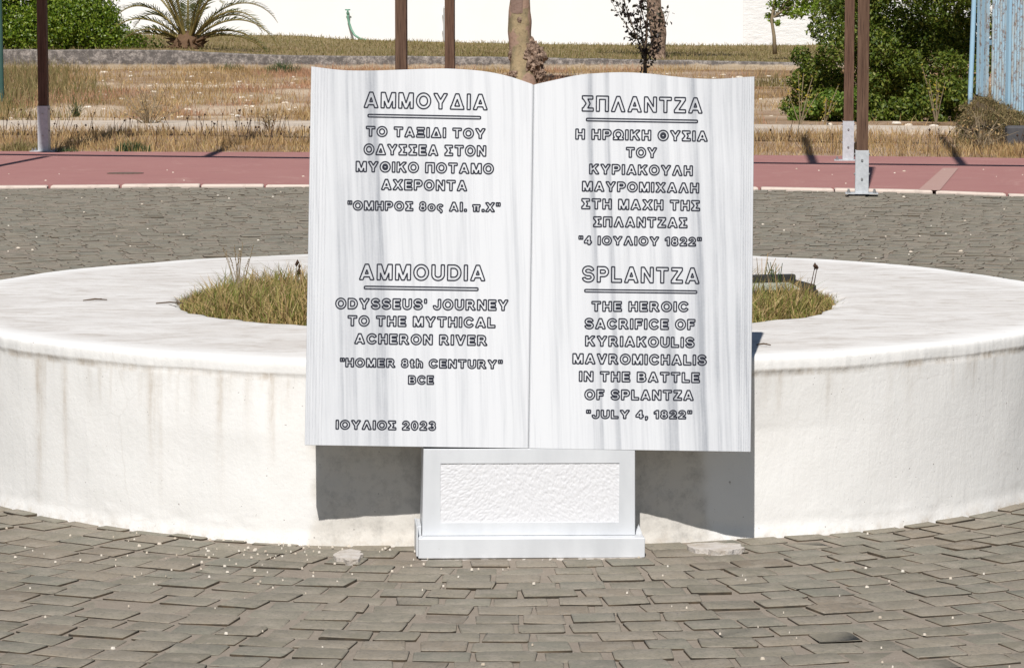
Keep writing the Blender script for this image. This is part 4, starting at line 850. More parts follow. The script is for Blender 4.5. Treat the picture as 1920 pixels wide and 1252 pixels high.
# ------------------------------------------------------------------ building, garden wall, small fittings
bl, br = atY(-900, 0, BY)[0], atY(2300, 0, BY)[0]; bs = atY(1394, 0, BY)[0]
root = empty("building", ((bl + br) / 2, BY + 4, 0), "plain white rendered building filling the back of the scene", "building")
def wb(name, mat, f):
    mb = MB(); f(mb); o = mb.build(name, mat, root); o.matrix_parent_inverse = Matrix.Translation((-(bl + br) / 2, -BY - 4, 0)); return o
wb("wall", M['render_white'], lambda m: m.box(bl, BY, -.1, bs, BY + 9, 5.6).box(bl - .1, BY - .12, 5.601, bs + .1, BY + 9.1, 5.85, .03))
wb("rough_wall", M['rough_white'], lambda m: m.box(bs + .002, BY + .04, -.1, br, BY + 9, 5.2).box(bs + .11, BY - .06, 5.201, br + .1, BY + 9.1, 5.4, .03))
def garden_wall():
    X = np.arange(-24, 12.0, 0.12); V = []; F = []
    for x in X:
        zt = float(wall_top(x)) + 0.02 * (float(fbm(x * 2.5, 0, 33)) - .5); y0 = WY + 0.03 * (float(fbm(x * 1.2, 3, 34)) - .5); tp = 0.012
        V += [(x, y0, -.15), (x, y0 - tp, zt * .45), (x, y0, zt - .02), (x, y0 + .02, zt), (x, y0 + .24, zt), (x, y0 + .26, zt - .3)]
    n = 6
    for i in range(len(X) - 1):
        for q in range(n - 1): F.append((i * n + q, (i + 1) * n + q, (i + 1) * n + q + 1, i * n + q + 1))
    F += [tuple(range(n)), tuple(range((len(X) - 1) * n, len(X) * n))[::-1]]
    tag(mk("garden_wall", V, F, M['old_wall']), "low weathered dark concrete wall between the dry field and the lawn", "wall")
garden_wall()
p = lambda x, y: atY(x, y, BY - 0.12)
root = empty("garden_hose", p(652, 25), "green hose hanging from a tap on the white building", "hose"); o0 = Vector(root.location)
pts = [(653, 24), (652, 33), (655, 45), (659, 56), (665, 66), (674, 72), (684, 75), (692, 77)]
MB().tube([Vector(p(*q)) - o0 - Vector((0, max(0, (i - 2)) * .05, 0)) for i, q in enumerate(pts)], .026, 8).build("hose", M['hose'], root, True)
mb = MB(); mb.tube([(0, .115, .0), (0, -.03, .0)], .035, 8).tube([(0, -.02, .02), (0, -.02, .07)], .02, 6).tube([(-.06, -.02, .075), (.06, -.02, .075)], .015, 6); mb.build("tap", M['hose'], root, True)
mb = MB(); mb.tube([p(833, 80), p(833, 18)], .028, 8); mb.tube([p(833, 18), Vector(p(833, 17)) + Vector((0, .1, .03))], .028, 8)
for y in (30, 60): q = p(833, y); mb.box(q[0] - .05, q[1] - .01, q[2] - .02, q[0] + .05, q[1] + .115, q[2] + .02)
tag(mb.build("wall_pipe", M['pvc']), "thin grey pipe running down the white building behind the middle posts", "pipe")
# green pole at the left, drain cover on the path
a, b = atY(3, 190, 42.0), atY(-3, -60, 42.0); mb = MB(); mb.tube([(a[0], a[1], -.05), a, b, Vector(b) + (Vector(b) - Vector(a)).normalized() * 1.4], .036, 10); top_ = Vector(b) + (Vector(b) - Vector(a)).normalized() * 1.4
root = empty("green_pole", (a[0], a[1], 0), "dark green metal pole at the left edge of the field", "pole")
o = mb.build("pole_shaft", M['green_pole'], root, True); o.matrix_parent_inverse = Matrix.Translation((-a[0], -a[1], 0))
mb = MB(); mb.tube([top_, top_ + Vector((0, 0, .02))], .045, 10); o = mb.build("cap", M['green_pole'], root); o.matrix_parent_inverse = Matrix.Translation((-a[0], -a[1], 0))
c0 = at(235, 325.5, .012); root = empty("drain_cover", c0, "dark rusty oval drain cover set in the red path", "drain cover", rz=.1)
ring = lambda r, z: [(r * math.cos(t) * 1.0, r * .75 * math.sin(t), z) for t in np.linspace(0, 6.283, 40, endpoint=False)]
MB().loft([ring(.15, -.01), ring(.15, .005), ring(.135, .005), ring(.135, -.01)], False).build("rim", M['iron'], root)
mb = MB(); mb.loft([ring(.134, -.01), ring(.134, .0035)])
for x in np.linspace(-.1, .1, 6): mb.box(x - .006, -.06, .0036, x + .006, .06, .0062)
mb.build("lid", M['iron'], root)

# ------------------------------------------------------------------ rusty blue fence on an earth bank
def fence_pt(px):
    Y = 34.3 - (px - 1830) * .009; y = 172 + (min(px, 1925) - 1830) * .556; q = atY(px, y, Y); return Vector(q), 0
FD = fence_pt(1990)[0] - fence_pt(1830)[0]; FD.z = 0; FD.normalize(); FN = Vector((FD.y, -FD.x, 0)); FO = fence_pt(1830)[0]
root = empty("metal_fence", FO, "tall pale blue fence of rusty corrugated sheets and bars at the right edge", "fence")
off = Matrix.Translation(-FO)
def fpart(mb, name, mat): o = mb.build(name, mat, root); o.matrix_parent_inverse = off; return o
def corr(px0, px1, name):
    a, b = fence_pt(px0)[0], fence_pt(px1)[0]; n = max(12, int((b - a).length / .012)); V = []
    for i in range(n + 1):
        q = a.lerp(b, i / n) + FN * (.010 if (i // 2) % 2 else -.010); V += [tuple(q), tuple(q + Vector((0, 0, 2.5)))]
    V2 = [tuple(Vector(v) - FN * .002) for v in V]; m = len(V)
    F = [(2 * i, 2 * i + 2, 2 * i + 3, 2 * i + 1) for i in range(n)] + [(m + 2 * i, m + 2 * i + 1, m + 2 * i + 3, m + 2 * i + 2) for i in range(n)]
    mb = MB(); mb.add(V + V2, F); fpart(mb, name, M['blue_rust'])
corr(1857, 1886.5, "corrugated_sheet"); corr(1893.5, 1935, "corrugated_sheet"); corr(1936, 2100, "corrugated_sheet")
for p0_, p1_, mt in ((1833, 1837, 'blue'), (1837.6, 1841, 'blue_rust'), (1842, 1846, 'blue'), (1846.6, 1851, 'blue_rust'), (1887.5, 1892.5, 'blue')):
    q, q1 = fence_pt(p0_)[0], fence_pt(p1_)[0]; mb = MB(); s = FD * (q1 - q).length; tN = FN * -.035; e = q + FN * .02
    mb.loft([[tuple(e + z), tuple(e + s + z), tuple(e + s + tN + z), tuple(e + tN + z)] for z in (Vector((0, 0, -.02)), Vector((0, 0, 2.55)))]); fpart(mb, "bar", M[mt])
for z in (.5, 2.0):
    a, b = fence_pt(1833)[0], fence_pt(2098)[0]; b.z = a.z; mb = MB(); up = Vector((0, 0, z)); mb.loft([[tuple(q + up - FN * .045), tuple(q + up - FN * .08), tuple(q + up - FN * .08 + Vector((0, 0, .05))), tuple(q + up - FN * .045 + Vector((0, 0, .05)))] for q in (a, b)]); fpart(mb, "rail", M['blue'])
a, b = atY(1819.5, 173, 34.0), atY(1828, -40, 34.0); root = empty("leaning_pole", a, "thin pale blue pole leaning beside the rusty fence", "pole")
mb = MB(); mb.tube([Vector((0, 0, -.3)), Vector((0, 0, 0)), Vector(b) - Vector(a), (Vector(b) - Vector(a)) * 1.5], .026, 8); mb.build("pole_shaft", M['blue'], root, True)
mb = MB(); mb.tube([(Vector(b) - Vector(a)) * 1.5, (Vector(b) - Vector(a)) * 1.515], .032, 8); mb.build("cap", M['blue'], root)
# bank: runs under the fence and slopes down to the verge
k = NT("bank_soil", 0.95, 0.1); c = k.mix((0.12, 0.085, 0.055), (0.27, 0.2, 0.13), k.ramp(k.noise(7, 6, 0.8), [(.4, 0), (.7, 1)])); c = k.mix(c, (0.06, 0.065, 0.03), k.ramp(k.noise(4, 5, .8), [(.52, 0), (.7, .8)])); k.col(c); k.bump(k.noise(14, 5, .8), 1, .06); M['bank'] = k.m
M['dead_weed'] = leafmat('dead_weed', [(0, (0.10, 0.08, 0.04)), (0.35, (0.2, 0.15, 0.07)), (0.6, (0.36, 0.26, 0.13)), (0.8, (0.10, 0.11, 0.04)), (1, (0.5, 0.38, 0.2))], .8, .25, .15)
k = NT('dark_stone', .9, .15); k.col(k.mix((0.05, 0.052, 0.06), (0.12, 0.115, 0.115), k.noise(14, 5, .7))); M['dark_stone'] = k.m
bx_ = np.linspace(4.2, 7.4, 90); by_ = np.linspace(29.6, 36.4, 90); X, Y = np.meshgrid(bx_, by_)
lefx = 4.62 + .25 * (fbm(Y * .8, Y * 0, 38) - .5)
def bank_z(X, Y):
    pxx = 960 + F_PX * X / Y; top = CAM_H - (172 + np.clip(pxx - 1830, -40, 95) * .556 + 30) * 34.0 / F_PX - .02
    rise = np.clip((Y - 30.4) / 2.6, 0, 1); rise = rise * rise * (3 - 2 * rise); side = np.clip((X - (.1372 * Y + .25 * (fbm(Y * 1.5, Y * 0, 38) - .5))) / .2, 0, 1) ** .8; back_ = np.clip((36.3 - Y) / 1.2, 0, 1)
    return -.05 + (top + .05) * rise * side * back_ + .16 * (fbm(X * 4, Y * 4, 37, 4) - .5) * side * np.where(Y < 33.7, 1, .15) * rise
Z = bank_z(X, Y)
i_ = np.arange(X.size).reshape(X.shape); struct(mk("earth_bank", np.stack([X, Y, Z], -1).reshape(-1, 3), np.stack([i_[:-1, :-1], i_[:-1, 1:], i_[1:, 1:], i_[1:, :-1]], -1).reshape(-1, 4), M['bank'], smooth=True))
q = atY(1908, 250, 31.0); mb = MB(); mb.box(-.11, -.06, -.25, .3, .1, .07, .02); o = mb.build("stone_block", M['dark_stone']); o.location = (q[0], q[1], q[2]); tag(o, "dark stone block at the foot of the earth bank under the fence", "stone block")
# dry tangle over the bank and an orange dry tuft
X, Y = scatter(15000, 4.3, 6.4, 29.8, 34.0, lambda X, Y: (fbm(X * 2.6, Y * 1.6, 39) > .47) * np.where(Y > 32.6, .8, 1))
hh = 0.04 + 0.17 * rng.random(len(X)) ** 2.5
stuff(blades("dry_bank_weeds", np.stack([X, Y, bank_z(X, Y) - .01], -1), hh, 0.006, M['dead_weed'], .9, 1.0), "tangled dry weeds over the earth bank below the fence")

# ------------------------------------------------------------------ foliage
def leaves(C, N, size, mat, name, parent, elong=1.9, jitter=0.7):
    n = len(C); N = N + jitter * rng.standard_normal((n, 3)); N /= np.linalg.norm(N, axis=1)[:, None]
    T = rng.standard_normal((n, 3)) + np.array([0, 0, 0.3]); T -= N * (T * N).sum(1)[:, None]; T /= np.maximum(np.linalg.norm(T, axis=1), 1e-6)[:, None]
    S = np.cross(N, T); L_ = (size * (0.6 + 0.8 * rng.random(n)))[:, None]; W = L_ / elong
    V = np.stack([C - T * L_ / 2, C + S * W / 2 - T * L_ * .06 + N * W * .14, C + T * L_ / 2 - N * L_ * .1, C - S * W / 2 - T * L_ * .06 + N * W * .14], 1).reshape(-1, 3)
    B = (np.arange(n) * 4)[:, None]
    return mk(name, V, [B + np.array([[0, 1, 2]]), B + np.array([[0, 2, 3]])], mat, parent)
def clumps(blobs, per_area, shell=0.25, inner=0.25):
    """Leaf positions and outward normals over a set of blobs (centre, radii)."""
    Cs, Ns = [], []
    for c, r in blobs:
        c, r = np.array(c, float), np.array(r, float); n = int(per_area * 4 * np.pi * (np.prod(r) ** (2 / 3)))
        d = rng.standard_normal((n, 3)); d /= np.linalg.norm(d, axis=1)[:, None]
        q = np.where(rng.random(n) < inner, rng.random(n) ** .5, 1 - shell * rng.random(n))[:, None]; q = q * (1 + 0.10 * rng.standard_normal((n, 1)))
        Cs.append(c + d * r * q); Ns.append(d / r * r.mean())
    return np.concatenate(Cs), np.concatenate(Ns)
def dome_blobs(c, R, n, rmin, rmax, zmin=0.0):
    out = []
    for _ in range(n):
        d = rng.standard_normal(3); d[2] = abs(d[2]); d /= np.linalg.norm(d); r = rmin + (rmax - rmin) * rng.random(); k_ = 1 - r / max(R)
        out.append((np.array(c) + d * np.array(R) * k_ + np.array([0, 0, zmin]), (r, r, r * .85)))
    return out
def branches(mb, base, tips, r0, sub=3):
    for tp in tips:
        b, t = Vector(base), Vector(tp); mid = b.lerp(t, .5) + Vector((random.gauss(0, .06), random.gauss(0, .06), .06)); mb.tube([b, mid, t], [r0, r0 * .65, r0 * .25], 6, .1)
# dead creeper over the bank
tx_, ty_ = scatter(85, .02, .95, 30.4, 33.8); tx_ = tx_ + .1385 * ty_; tb_ = [((x, y, float(bank_z(np.array(x), np.array(y))) + .02), (random.uniform(.10, .2), random.uniform(.12, .25), random.uniform(.03, .07))) for x, y in zip(tx_, ty_)]
C, N = clumps(tb_, 1000, .6, .6); o = leaves(C, N, .04, M['dead_weed'], "dry_creeper", None, 4.0, 1.4); tag(o, "brown tangle of dry creeper covering the earth bank under the blue fence", "creeper")
# clipped bush at the left
BB = atY(36, 93, 62.2); root = empty("round_bush", (BB[0], BB[1], .3), "dense rounded glossy green bush behind the low wall at the left", "bush")
bl_ = dome_blobs((0, 0, 0), (2.3, 1.5, 1.62), 90, .28, .5); bl_ = [(c + np.array([0, 0, -.05]), r) for c, r in bl_]
bl_ += [((2.1 + .0, -.3, .12), (.42, .4, .28)), ((2.45, -.2, .08), (.35, .3, .18)), ((1.7, -.9, .2), (.5, .4, .4)), ((0.6, -1.3, .3), (.6, .4, .5)), ((-.6, -1.3, .3), (.6, .4, .5)), ((1.2, -1.15, .55), (.5, .4, .5))]
bl_ += [((x, y, z), (.6, .5, .5)) for x in (-1.4, -.7, 0, .7, 1.3) for y in (-.6, .2) for z in (.2, .7)]
C, N = clumps(bl_, 380, .3, .2); sel = C[:, 2] > -.05; leaves(C[sel], N[sel], .060, M['glossy_leaf'], "foliage", root)
mb = MB(); branches(mb, (0, 0, -.1), [(random.uniform(-1.8, 1.8), random.uniform(-.8, .8), random.uniform(.6, 1.3)) for _ in range(16)], .05); mb.build("branches", M['twig'], root)
# shrubs at the right
def shrub(name, label, px, py, Y, blobs, per, size, mat, nb=14):
    b = atY(px, py, Y); root = empty(name, (b[0], b[1], 0), label, "shrub", None)
    C, N = clumps(blobs, per, .35, .25); sel = C[:, 2] > 0.0; leaves(C[sel], N[sel], size, mat, "foliage", root, 2.0, .8)
    mb = MB(); branches(mb, (0, .1, 0), [tuple(np.array(blobs[i % len(blobs)][0]) * random.uniform(.6, .9) + np.array([0, .2, 0])) for i in range(nb)], .009); mb.build("branches", M['twig'], root); return root
s_ = 38.5 / F_PX
bl_ = []
for px, py, r in ((1560, 95, .30), (1525, 130, .26), (1600, 60, .36), (1540, 55, .24), (1640, 20, .38), (1580, 10, .30), (1650, 90, .34), (1690, 50, .36), (1740, 70, .32), (1760, 20, .34), (1800, 60, .30), (1700, -30, .4), (1790, -20, .36), (1620, -40, .4), (1700, 120, .30), (1775, 120, .28), (1640, 150, .28), (1740, 165, .28), (1590, 165, .26), (1800, 150, .24), (1545, 185, .24), (1510, 170, .2), (1505, 105, .18), (1620, 110, .24)):
    bl_.append((((px - 1650) * s_, random.uniform(-.15, .5), CAM_H - (py + 30) * s_ + 0.0), (r * .75, r * .7, r * .68)))
for _ in range(26): bl_.append(((random.uniform(-.7, 1.0), random.uniform(.5, 1.6), random.uniform(.3, 2.6)), (.32, .3, .3)))
for px, py, r in ((1640, 125, .26), (1680, 140, .26), (1655, 165, .24), (1610, 140, .24), (1700, 160, .26), (1720, 130, .26), (1750, 175, .26), (1790, 180, .26), (1625, 185, .22), (1690, 195, .24), (1560, 150, .22), (1535, 165, .2), (1500, 150, .2), (1490, 200, .2), (1530, 225, .22), (1600, 210, .26), (1650, 220, .26), (1700, 215, .26), (1750, 215, .26), (1800, 215, .24), (1560, 215, .24), (1680, 180, .26), (1830, 130, .26), (1850, 60, .3), (1840, -10, .3), (1870, 110, .26), (1900, 40, .34), (1835, 190, .22), (1820, 20, .3), (1815, 95, .26), (1470, 228, .12)):
    bl_.append((((px - 1650) * s_, .25 + random.uniform(-.1, .3), CAM_H - (py + 30) * s_), (r * .75, r * .7, r * .7)))
shrub("large_shrub", "tall dark green shrub mass behind the two close posts at the right", 1650, 215, 38.5, bl_, 1500, .047, M['dark_leaf'], 7)
bl_ = [(((px - 1540) * 36.6 / F_PX, random.uniform(-.1, .2), CAM_H - (py + 30) * 36.6 / F_PX), (r, r, r * .85)) for px, py, r in ((1560, 190, .17), (1590, 200, .17), (1530, 205, .16), (1500, 215, .13), (1575, 225, .15), (1610, 225, .14), (1540, 230, .13), (1600, 180, .14), (1490, 232, .09))]
shrub("low_shrub", "low bright green shrub left of the two close posts behind the concrete strip", 1540, 245, 36.6, bl_, 2400, .05, M['bright_leaf'])
bl_ = [(((px - 1710) * 36.8 / F_PX, random.uniform(-.1, .25), CAM_H - (py + 30) * 36.8 / F_PX), (r, r, r * .85)) for px, py, r in ((1650, 215, .16), (1690, 205, .18), (1735, 200, .17), (1775, 200, .17), (1640, 190, .12), (1710, 230, .14), (1760, 230, .13), (1800, 190, .15), (1805, 215, .14), (1795, 180, .16), (1815, 165, .14), (1820, 200, .13), (1780, 160, .15), (1672, 232, .12), (1720, 175, .13))]
shrub("low_shrub", "low green shrub between the two close posts and the earth bank", 1710, 245, 36.8, bl_, 2200, .05, M['dark_leaf'])
def spike_weed(px, py, Y, n, hgt, spread, label):
    b = atY(px, py, Y); root = empty("flowering_weed", (b[0], b[1], 0.0), label, "weed", "tall yellowish weeds before the shrubs"); s = MB(); C = []
    for _ in range(n):
        a = random.uniform(0, 6.28); sp = spread * random.uniform(.2, 1); h = hgt * random.uniform(.55, 1); tip = Vector((math.cos(a) * sp, math.sin(a) * sp * .6, h)); mid = tip * .5 + Vector((0, 0, h * .06)); s.tube([(0, 0, 0), mid, tip], [.006, .005, .003], 5)
        for q in np.linspace(.3, 1, 16): C.append(np.array(Vector((0, 0, 0)).lerp(mid, q * 2) if q < .5 else mid.lerp(tip, q * 2 - 1)) + rng.normal(0, .018, 3))
    s.build("stem", M['pale_stem'], root); C = np.array(C); leaves(C, rng.standard_normal(C.shape), .035, M['yellow_weed'], "leaves", root)
spike_weed(1500, 247, 35.6, 6, .62, .22, "tall weed with yellow flowers in front of the low bright shrub")
spike_weed(1545, 247, 35.7, 5, .5, .18, "shorter yellowish weed between the flowering weed and the close posts")
spike_weed(1755, 247, 35.9, 6, .7, .22, "tall yellowish dry weed in front of the dark shrubs right of the posts")
# sapling on the lawn
b = atY(1453, 100, 62.5); root = empty("sapling", (b[0], b[1], b[2] - .02), "slender sapling with light green leaves on the lawn by the white building", "sapling")
mb = MB(); mb.tube([(0, 0, 0), (-.02, 0, .35), (-.07, 0, .65), (-.02, .0, 1.0), (.06, .05, 1.6)], [.045, .034, .028, .024, .016], 8); mb.build("trunk", M['pale_stem'], root, True)
bl_ = [((x, random.uniform(-.2, .3), z), (r, r, r * .8)) for x, z, r in ((.2, .85, .2), (.45, .8, .2), (.75, .9, .25), (.6, 1.15, .3), (1.0, 1.2, .3), (-.1, .72, .13), (.05, .6, .09), (.0, .95, .2), (.3, 1.0, .25), (.6, .95, .25), (.9, 1.05, .22), (.45, 1.3, .35), (.1, 1.35, .3), (.9, 1.4, .35), (-.05, .62, .06), (.75, .72, .1), (1.1, .85, .12), (.3, .75, .1))]
C, N = clumps(bl_, 300, .8, .5); leaves(C, N, .075, M['sapling_leaf'], "crown", root, 1.8)
mb = MB(); branches(mb, (-.03, 0, .7), [(.3, 0, 1.0), (.6, .1, .95), (.9, .1, 1.1), (.1, 0, 1.3), (.5, 0, 1.4), (.75, .1, .72)], .016); mb.build("branches", M['pale_stem'], root)

# palm
PB = atY(352, 94, 61.6); root = empty("palm_tree", (PB[0], PB[1], PB[2]), "young palm with arching feathery fronds on the lawn beside the round bush", "palm")
mb = MB(); ring_ = [[(r * math.cos(t) * (1 + .12 * math.sin(5 * t + z * 9)), r * math.sin(t), z) for t in np.linspace(0, 6.283, 14, endpoint=False)] for z, r in ((-.1, .24), (.05, .3), (.16, .26), (.28, .16), (.36, .07))]; mb.loft(ring_)
for _ in range(60):
    a = random.random() * 6.28; r = random.uniform(.22, .36); z = random.uniform(0, .2); mb.tube([(r * .7 * math.cos(a), r * .7 * math.sin(a), z), (r * 1.25 * math.cos(a), r * 1.25 * math.sin(a), z + random.uniform(-.02, .14))], [.03, .008], 5)
mb.build("trunk", M['fibre'], root)
def frond(az, el, L_, droop, leaf=.25):
    n = 46; d = Vector((math.cos(az) * math.cos(el), math.sin(az) * math.cos(el), math.sin(el))); p = Vector((math.cos(az) * .06, math.sin(az) * .06, .15)); P = [p.copy()]; step = L_ / n
    for i in range(n):
        d = (d + Vector((0, 0, -droop * step * (0.4 + 1.6 * i / n)))).normalized(); p = p + d * step; P.append(p.copy())
    s = MB(); s.tube(P, [.024 * (1 - i / n) + .004 for i in range(n + 1)], 6)
    sidev = Vector((-math.sin(az), math.cos(az), 0)); V = []; F = []
    for i in range(6, n):
        for q in (0,):
            for sg in (-1, 1):
                t = (i + q) / n; b = P[i].lerp(P[i + 1], q); tg = (P[min(i + 2, n)] - P[i]).normalized(); up = sidev.cross(tg) * -1; up = up if up.z > 0 else -up
                ll = leaf * (math.sin(math.pi * min(1, (t * .93 + .1))) ** .55) * random.uniform(.85, 1.1); dr = (sidev * sg * .85 + tg * .55 + up * random.uniform(.2, .6)).normalized(); tip = b + dr * ll + Vector((0, 0, -.12 * ll)); w = (tg - dr * tg.dot(dr)).normalized() * .0065; n0 = len(V)
                V += [b - w, b + w, b + dr * ll * .6 + w * .9, tip, b + dr * ll * .6 - w * .9]; F.append((n0, n0 + 1, n0 + 2, n0 + 3, n0 + 4))
    lf = mk("frond", [tuple(v) for v in V], F, M['palm_leaf'], root); s.build("rachis", M['rachis'], lf, True)
for az, el, L_, dr in ((0.0, 42, 2.0, 1.0), (-.2, 30, 2.05, 1.05), (.25, 55, 2.1, .95), (.1, 20, 1.7, .75), (-.5, 48, 2.0, .9), (3.3, 45, 1.9, 1.1), (3.0, 58, 2.0, 1.2), (3.5, 33, 1.4, 1.0), (2.7, 66, 1.9, 1.0), (2.9, 75, 1.9, .7), (3.6, 70, 1.9, .7), (.4, 70, 2.0, .7), (-.6, 72, 2.0, .6), (1.5, 84, 1.9, .4), (-1.9, 70, 1.8, .7), (-1.2, 62, 1.7, .9), (4.2, 64, 1.8, .8), (1.6, 50, 1.8, .8), (.7, 45, 1.9, .9), (2.4, 46, 1.8, .9), (5.3, 56, 1.9, .8), (3.9, 80, 2.0, .4), (.0, 78, 2.0, .5), (3.15, 22, 1.2, .6)):
    frond(az + random.uniform(-.08, .08), math.radians(el), L_, dr)

# plane tree with a burl, and the second tree
def trunk_mesh(P, Rr, n, seed, amp, name, mat, root):
    R = []
    for i, (p, r) in enumerate(zip(P, Rr)):
        R.append([(p[0] + r * math.cos(t) * (1 + amp * (float(vnoise(math.cos(t) * 1.6 + 5, math.sin(t) * 1.6 + p[2] * 3, seed)) - .5)), p[1] + r * math.sin(t) * (1 + amp * (float(vnoise(math.sin(t) * 1.6, math.cos(t) * 1.6 + p[2] * 3, seed + 1)) - .5)), p[2]) for t in np.linspace(0, 6.283, n, endpoint=False)])
    return MB().loft(R).build(name, mat, root, True)
def lump(c, R, amp, fr, name, mat, root, seed):
    V = []; F = []; nu, nv = 44, 30
    for j in range(nv + 1):
        ph = math.pi * j / nv
        for i in range(nu):
            t = 6.283 * i / nu; d = np.array([math.cos(t) * math.sin(ph), math.sin(t) * math.sin(ph), math.cos(ph)])
            q = 1 + amp * (float(fbm(d[0] * fr + d[1] * fr * .7 + 7, d[2] * fr + d[1] * fr * .4, seed, 3)) - .5) * 2; V.append(tuple(np.array(c) + d * np.array(R) * q))
    for j in range(nv):
        for i in range(nu): F.append((j * nu + i, (j + 1) * nu + i, (j + 1) * nu + (i + 1) % nu, j * nu + (i + 1) % nu))
    return mk(name, V, F, mat, root)
TY = 48.5; s_ = TY / F_PX; tb = atY(980, 165, TY)
root = empty("plane_tree", (tb[0], tb[1], 0), "tree with pale peeling bark and a knotty burl behind the spine of the book", "tree")
pr = [((980, 170, 58)), ((980, 150, 50)), ((978, 120, 43)), ((976, 90, 42)), ((974, 60, 43)), ((975, 40, 42)), ((974, 20, 40)), ((975, 0, 38)), ((976, -40, 38)), ((978, -120, 36)), ((980, -220, 38))]
P1 = [((x - 980) * s_, 0, CAM_H - (y + 30) * s_) for x, y, w in pr]; R1 = [w * s_ / 2 for x, y, w in pr]; P1[0] = (P1[0][0], 0, -.1)
fine = np.linspace(0, len(P1) - 1, 60); P1f = [tuple(np.array(P1[int(f)]) * (1 - f % 1) + np.array(P1[min(int(f) + 1, len(P1) - 1)]) * (f % 1)) for f in fine]; R1f = [R1[int(f)] * (1 - f % 1) + R1[min(int(f) + 1, len(P1) - 1)] * (f % 1) for f in fine]
trunk_mesh(P1f, R1f, 28, 5, .16, "trunk", M['bark_plane'], root)
cz = lambda y: CAM_H - (y + 30) * s_
lump(((997 - 980) * s_, -.05, cz(108)), (.175, .14, .25), .6, 4.6, "burl", M['bark_rough'], root, 61)
lump(((1010 - 980) * s_, -.02, cz(138)), (.09, .10, .16), .55, 4.6, "burl", M['bark_rough'], root, 62); lump(((965 - 980) * s_, -.14, cz(138)), (.075, .06, .06), .5, 2.4, "burl", M['bark_rough'], root, 63)
lump(((974 - 980) * s_, -.158, cz(37)), (.035, .02, .045), .3, 2.0, "burl", M['bark_rough'], root, 64); lump(((957 - 980) * s_, -.06, cz(102)), (.035, .05, .09), .4, 2.0, "burl", M['bark_rough'], root, 65)
# a plate of old bark still clinging to the trunk
V = []; F = []; na, nz_ = 12, 10
for j in range(nz_ + 1):
    for i in range(na + 1):
        t = -2.55 + 1.25 * i / na; z = cz(25) + (cz(-25) - cz(25)) * j / nz_ + (.02 * (random.random() - .5) if j == 0 else 0); r = .163 + .008 * float(vnoise(i * .8, j * .8, 3)); V.append(((974.5 - 980) * s_ + r * math.cos(t), r * math.sin(t), z))
for j in range(nz_):
    for i in range(na): F.append((j * (na + 1) + i, j * (na + 1) + i + 1, (j + 1) * (na + 1) + i + 1, (j + 1) * (na + 1) + i))
n1_ = len(V); V += [(x * .93, y * .93, z) for x, y, z in V[:na + 1]]; F += [(n1_ + i, n1_ + i + 1, i + 1, i) for i in range(na)]
k = NT("bark_plate", 0.9, 0.1); k.col(k.mix((0.33, 0.23, 0.19), (0.22, 0.15, 0.12), k.noise(14, 5, .7, k.coord((1, 1, 3))))); k.bump(k.noise(20, 5, .8, k.coord((1, 1, 4))), .8, .02); mk("bark_plate", V, F, k.m, root)
mb = MB(); tips = [(-1.2, .5, 5.2), (1.1, .3, 5.4), (.3, -.9, 5.6), (-.4, 1.1, 5.5), (.2, .1, 6.0)]
branches(mb, (0, 0, P1[-1][2] - .05), tips, .1); mb.build("limbs", M['bark_plane'], root, True)
C, N = clumps([((x * 1.1, y * 1.1, z + .3), (.9, .9, .7)) for x, y, z in tips], 60, .6, .5); leaves(C, N, .14, M['bright_leaf'], "crown", root, 1.2)
TY2 = 61.5; s_ = TY2 / F_PX; tb = atY(1230, 112, TY2)
root = empty("rough_tree", (tb[0], tb[1], tb[2] - .05), "tree with rough brown bark standing on the lawn behind the dark leaved shrub", "tree")
pr = [(1236, 116, 38), (1233, 104, 28), (1233, 85, 27), (1234, 62, 30), (1233, 45, 31), (1231, 30, 30), (1227, 15, 25), (1227, 0, 24), (1228, -40, 26), (1230, -200, 22)]
z0 = tb[2] - .05; P1 = [((x - 1230) * s_, 0, CAM_H - (y + 30) * s_ - z0) for x, y, w in pr]; R1 = [w * s_ / 2 for x, y, w in pr]
fine = np.linspace(0, len(P1) - 1, 50); P1f = [tuple(np.array(P1[int(f)]) * (1 - f % 1) + np.array(P1[min(int(f) + 1, len(P1) - 1)]) * (f % 1)) for f in fine]; R1f = [R1[int(f)] * (1 - f % 1) + R1[min(int(f) + 1, len(P1) - 1)] * (f % 1) for f in fine]
trunk_mesh(P1f, R1f, 24, 8, .4, "trunk", M['bark_rough'], root)
mb = MB(); tips = [(-.9, .3, 4.6), (1.0, .2, 4.7), (.1, -.7, 5.0), (-.2, .8, 4.9)]; branches(mb, P1[-1], tips, .09); mb.build("limbs", M['bark_rough'], root, True)
C, N = clumps([((x, y, z + .2), (.8, .8, .6)) for x, y, z in tips], 60, .6, .5); leaves(C, N, .12, M['bright_leaf'], "crown", root, 1.4)
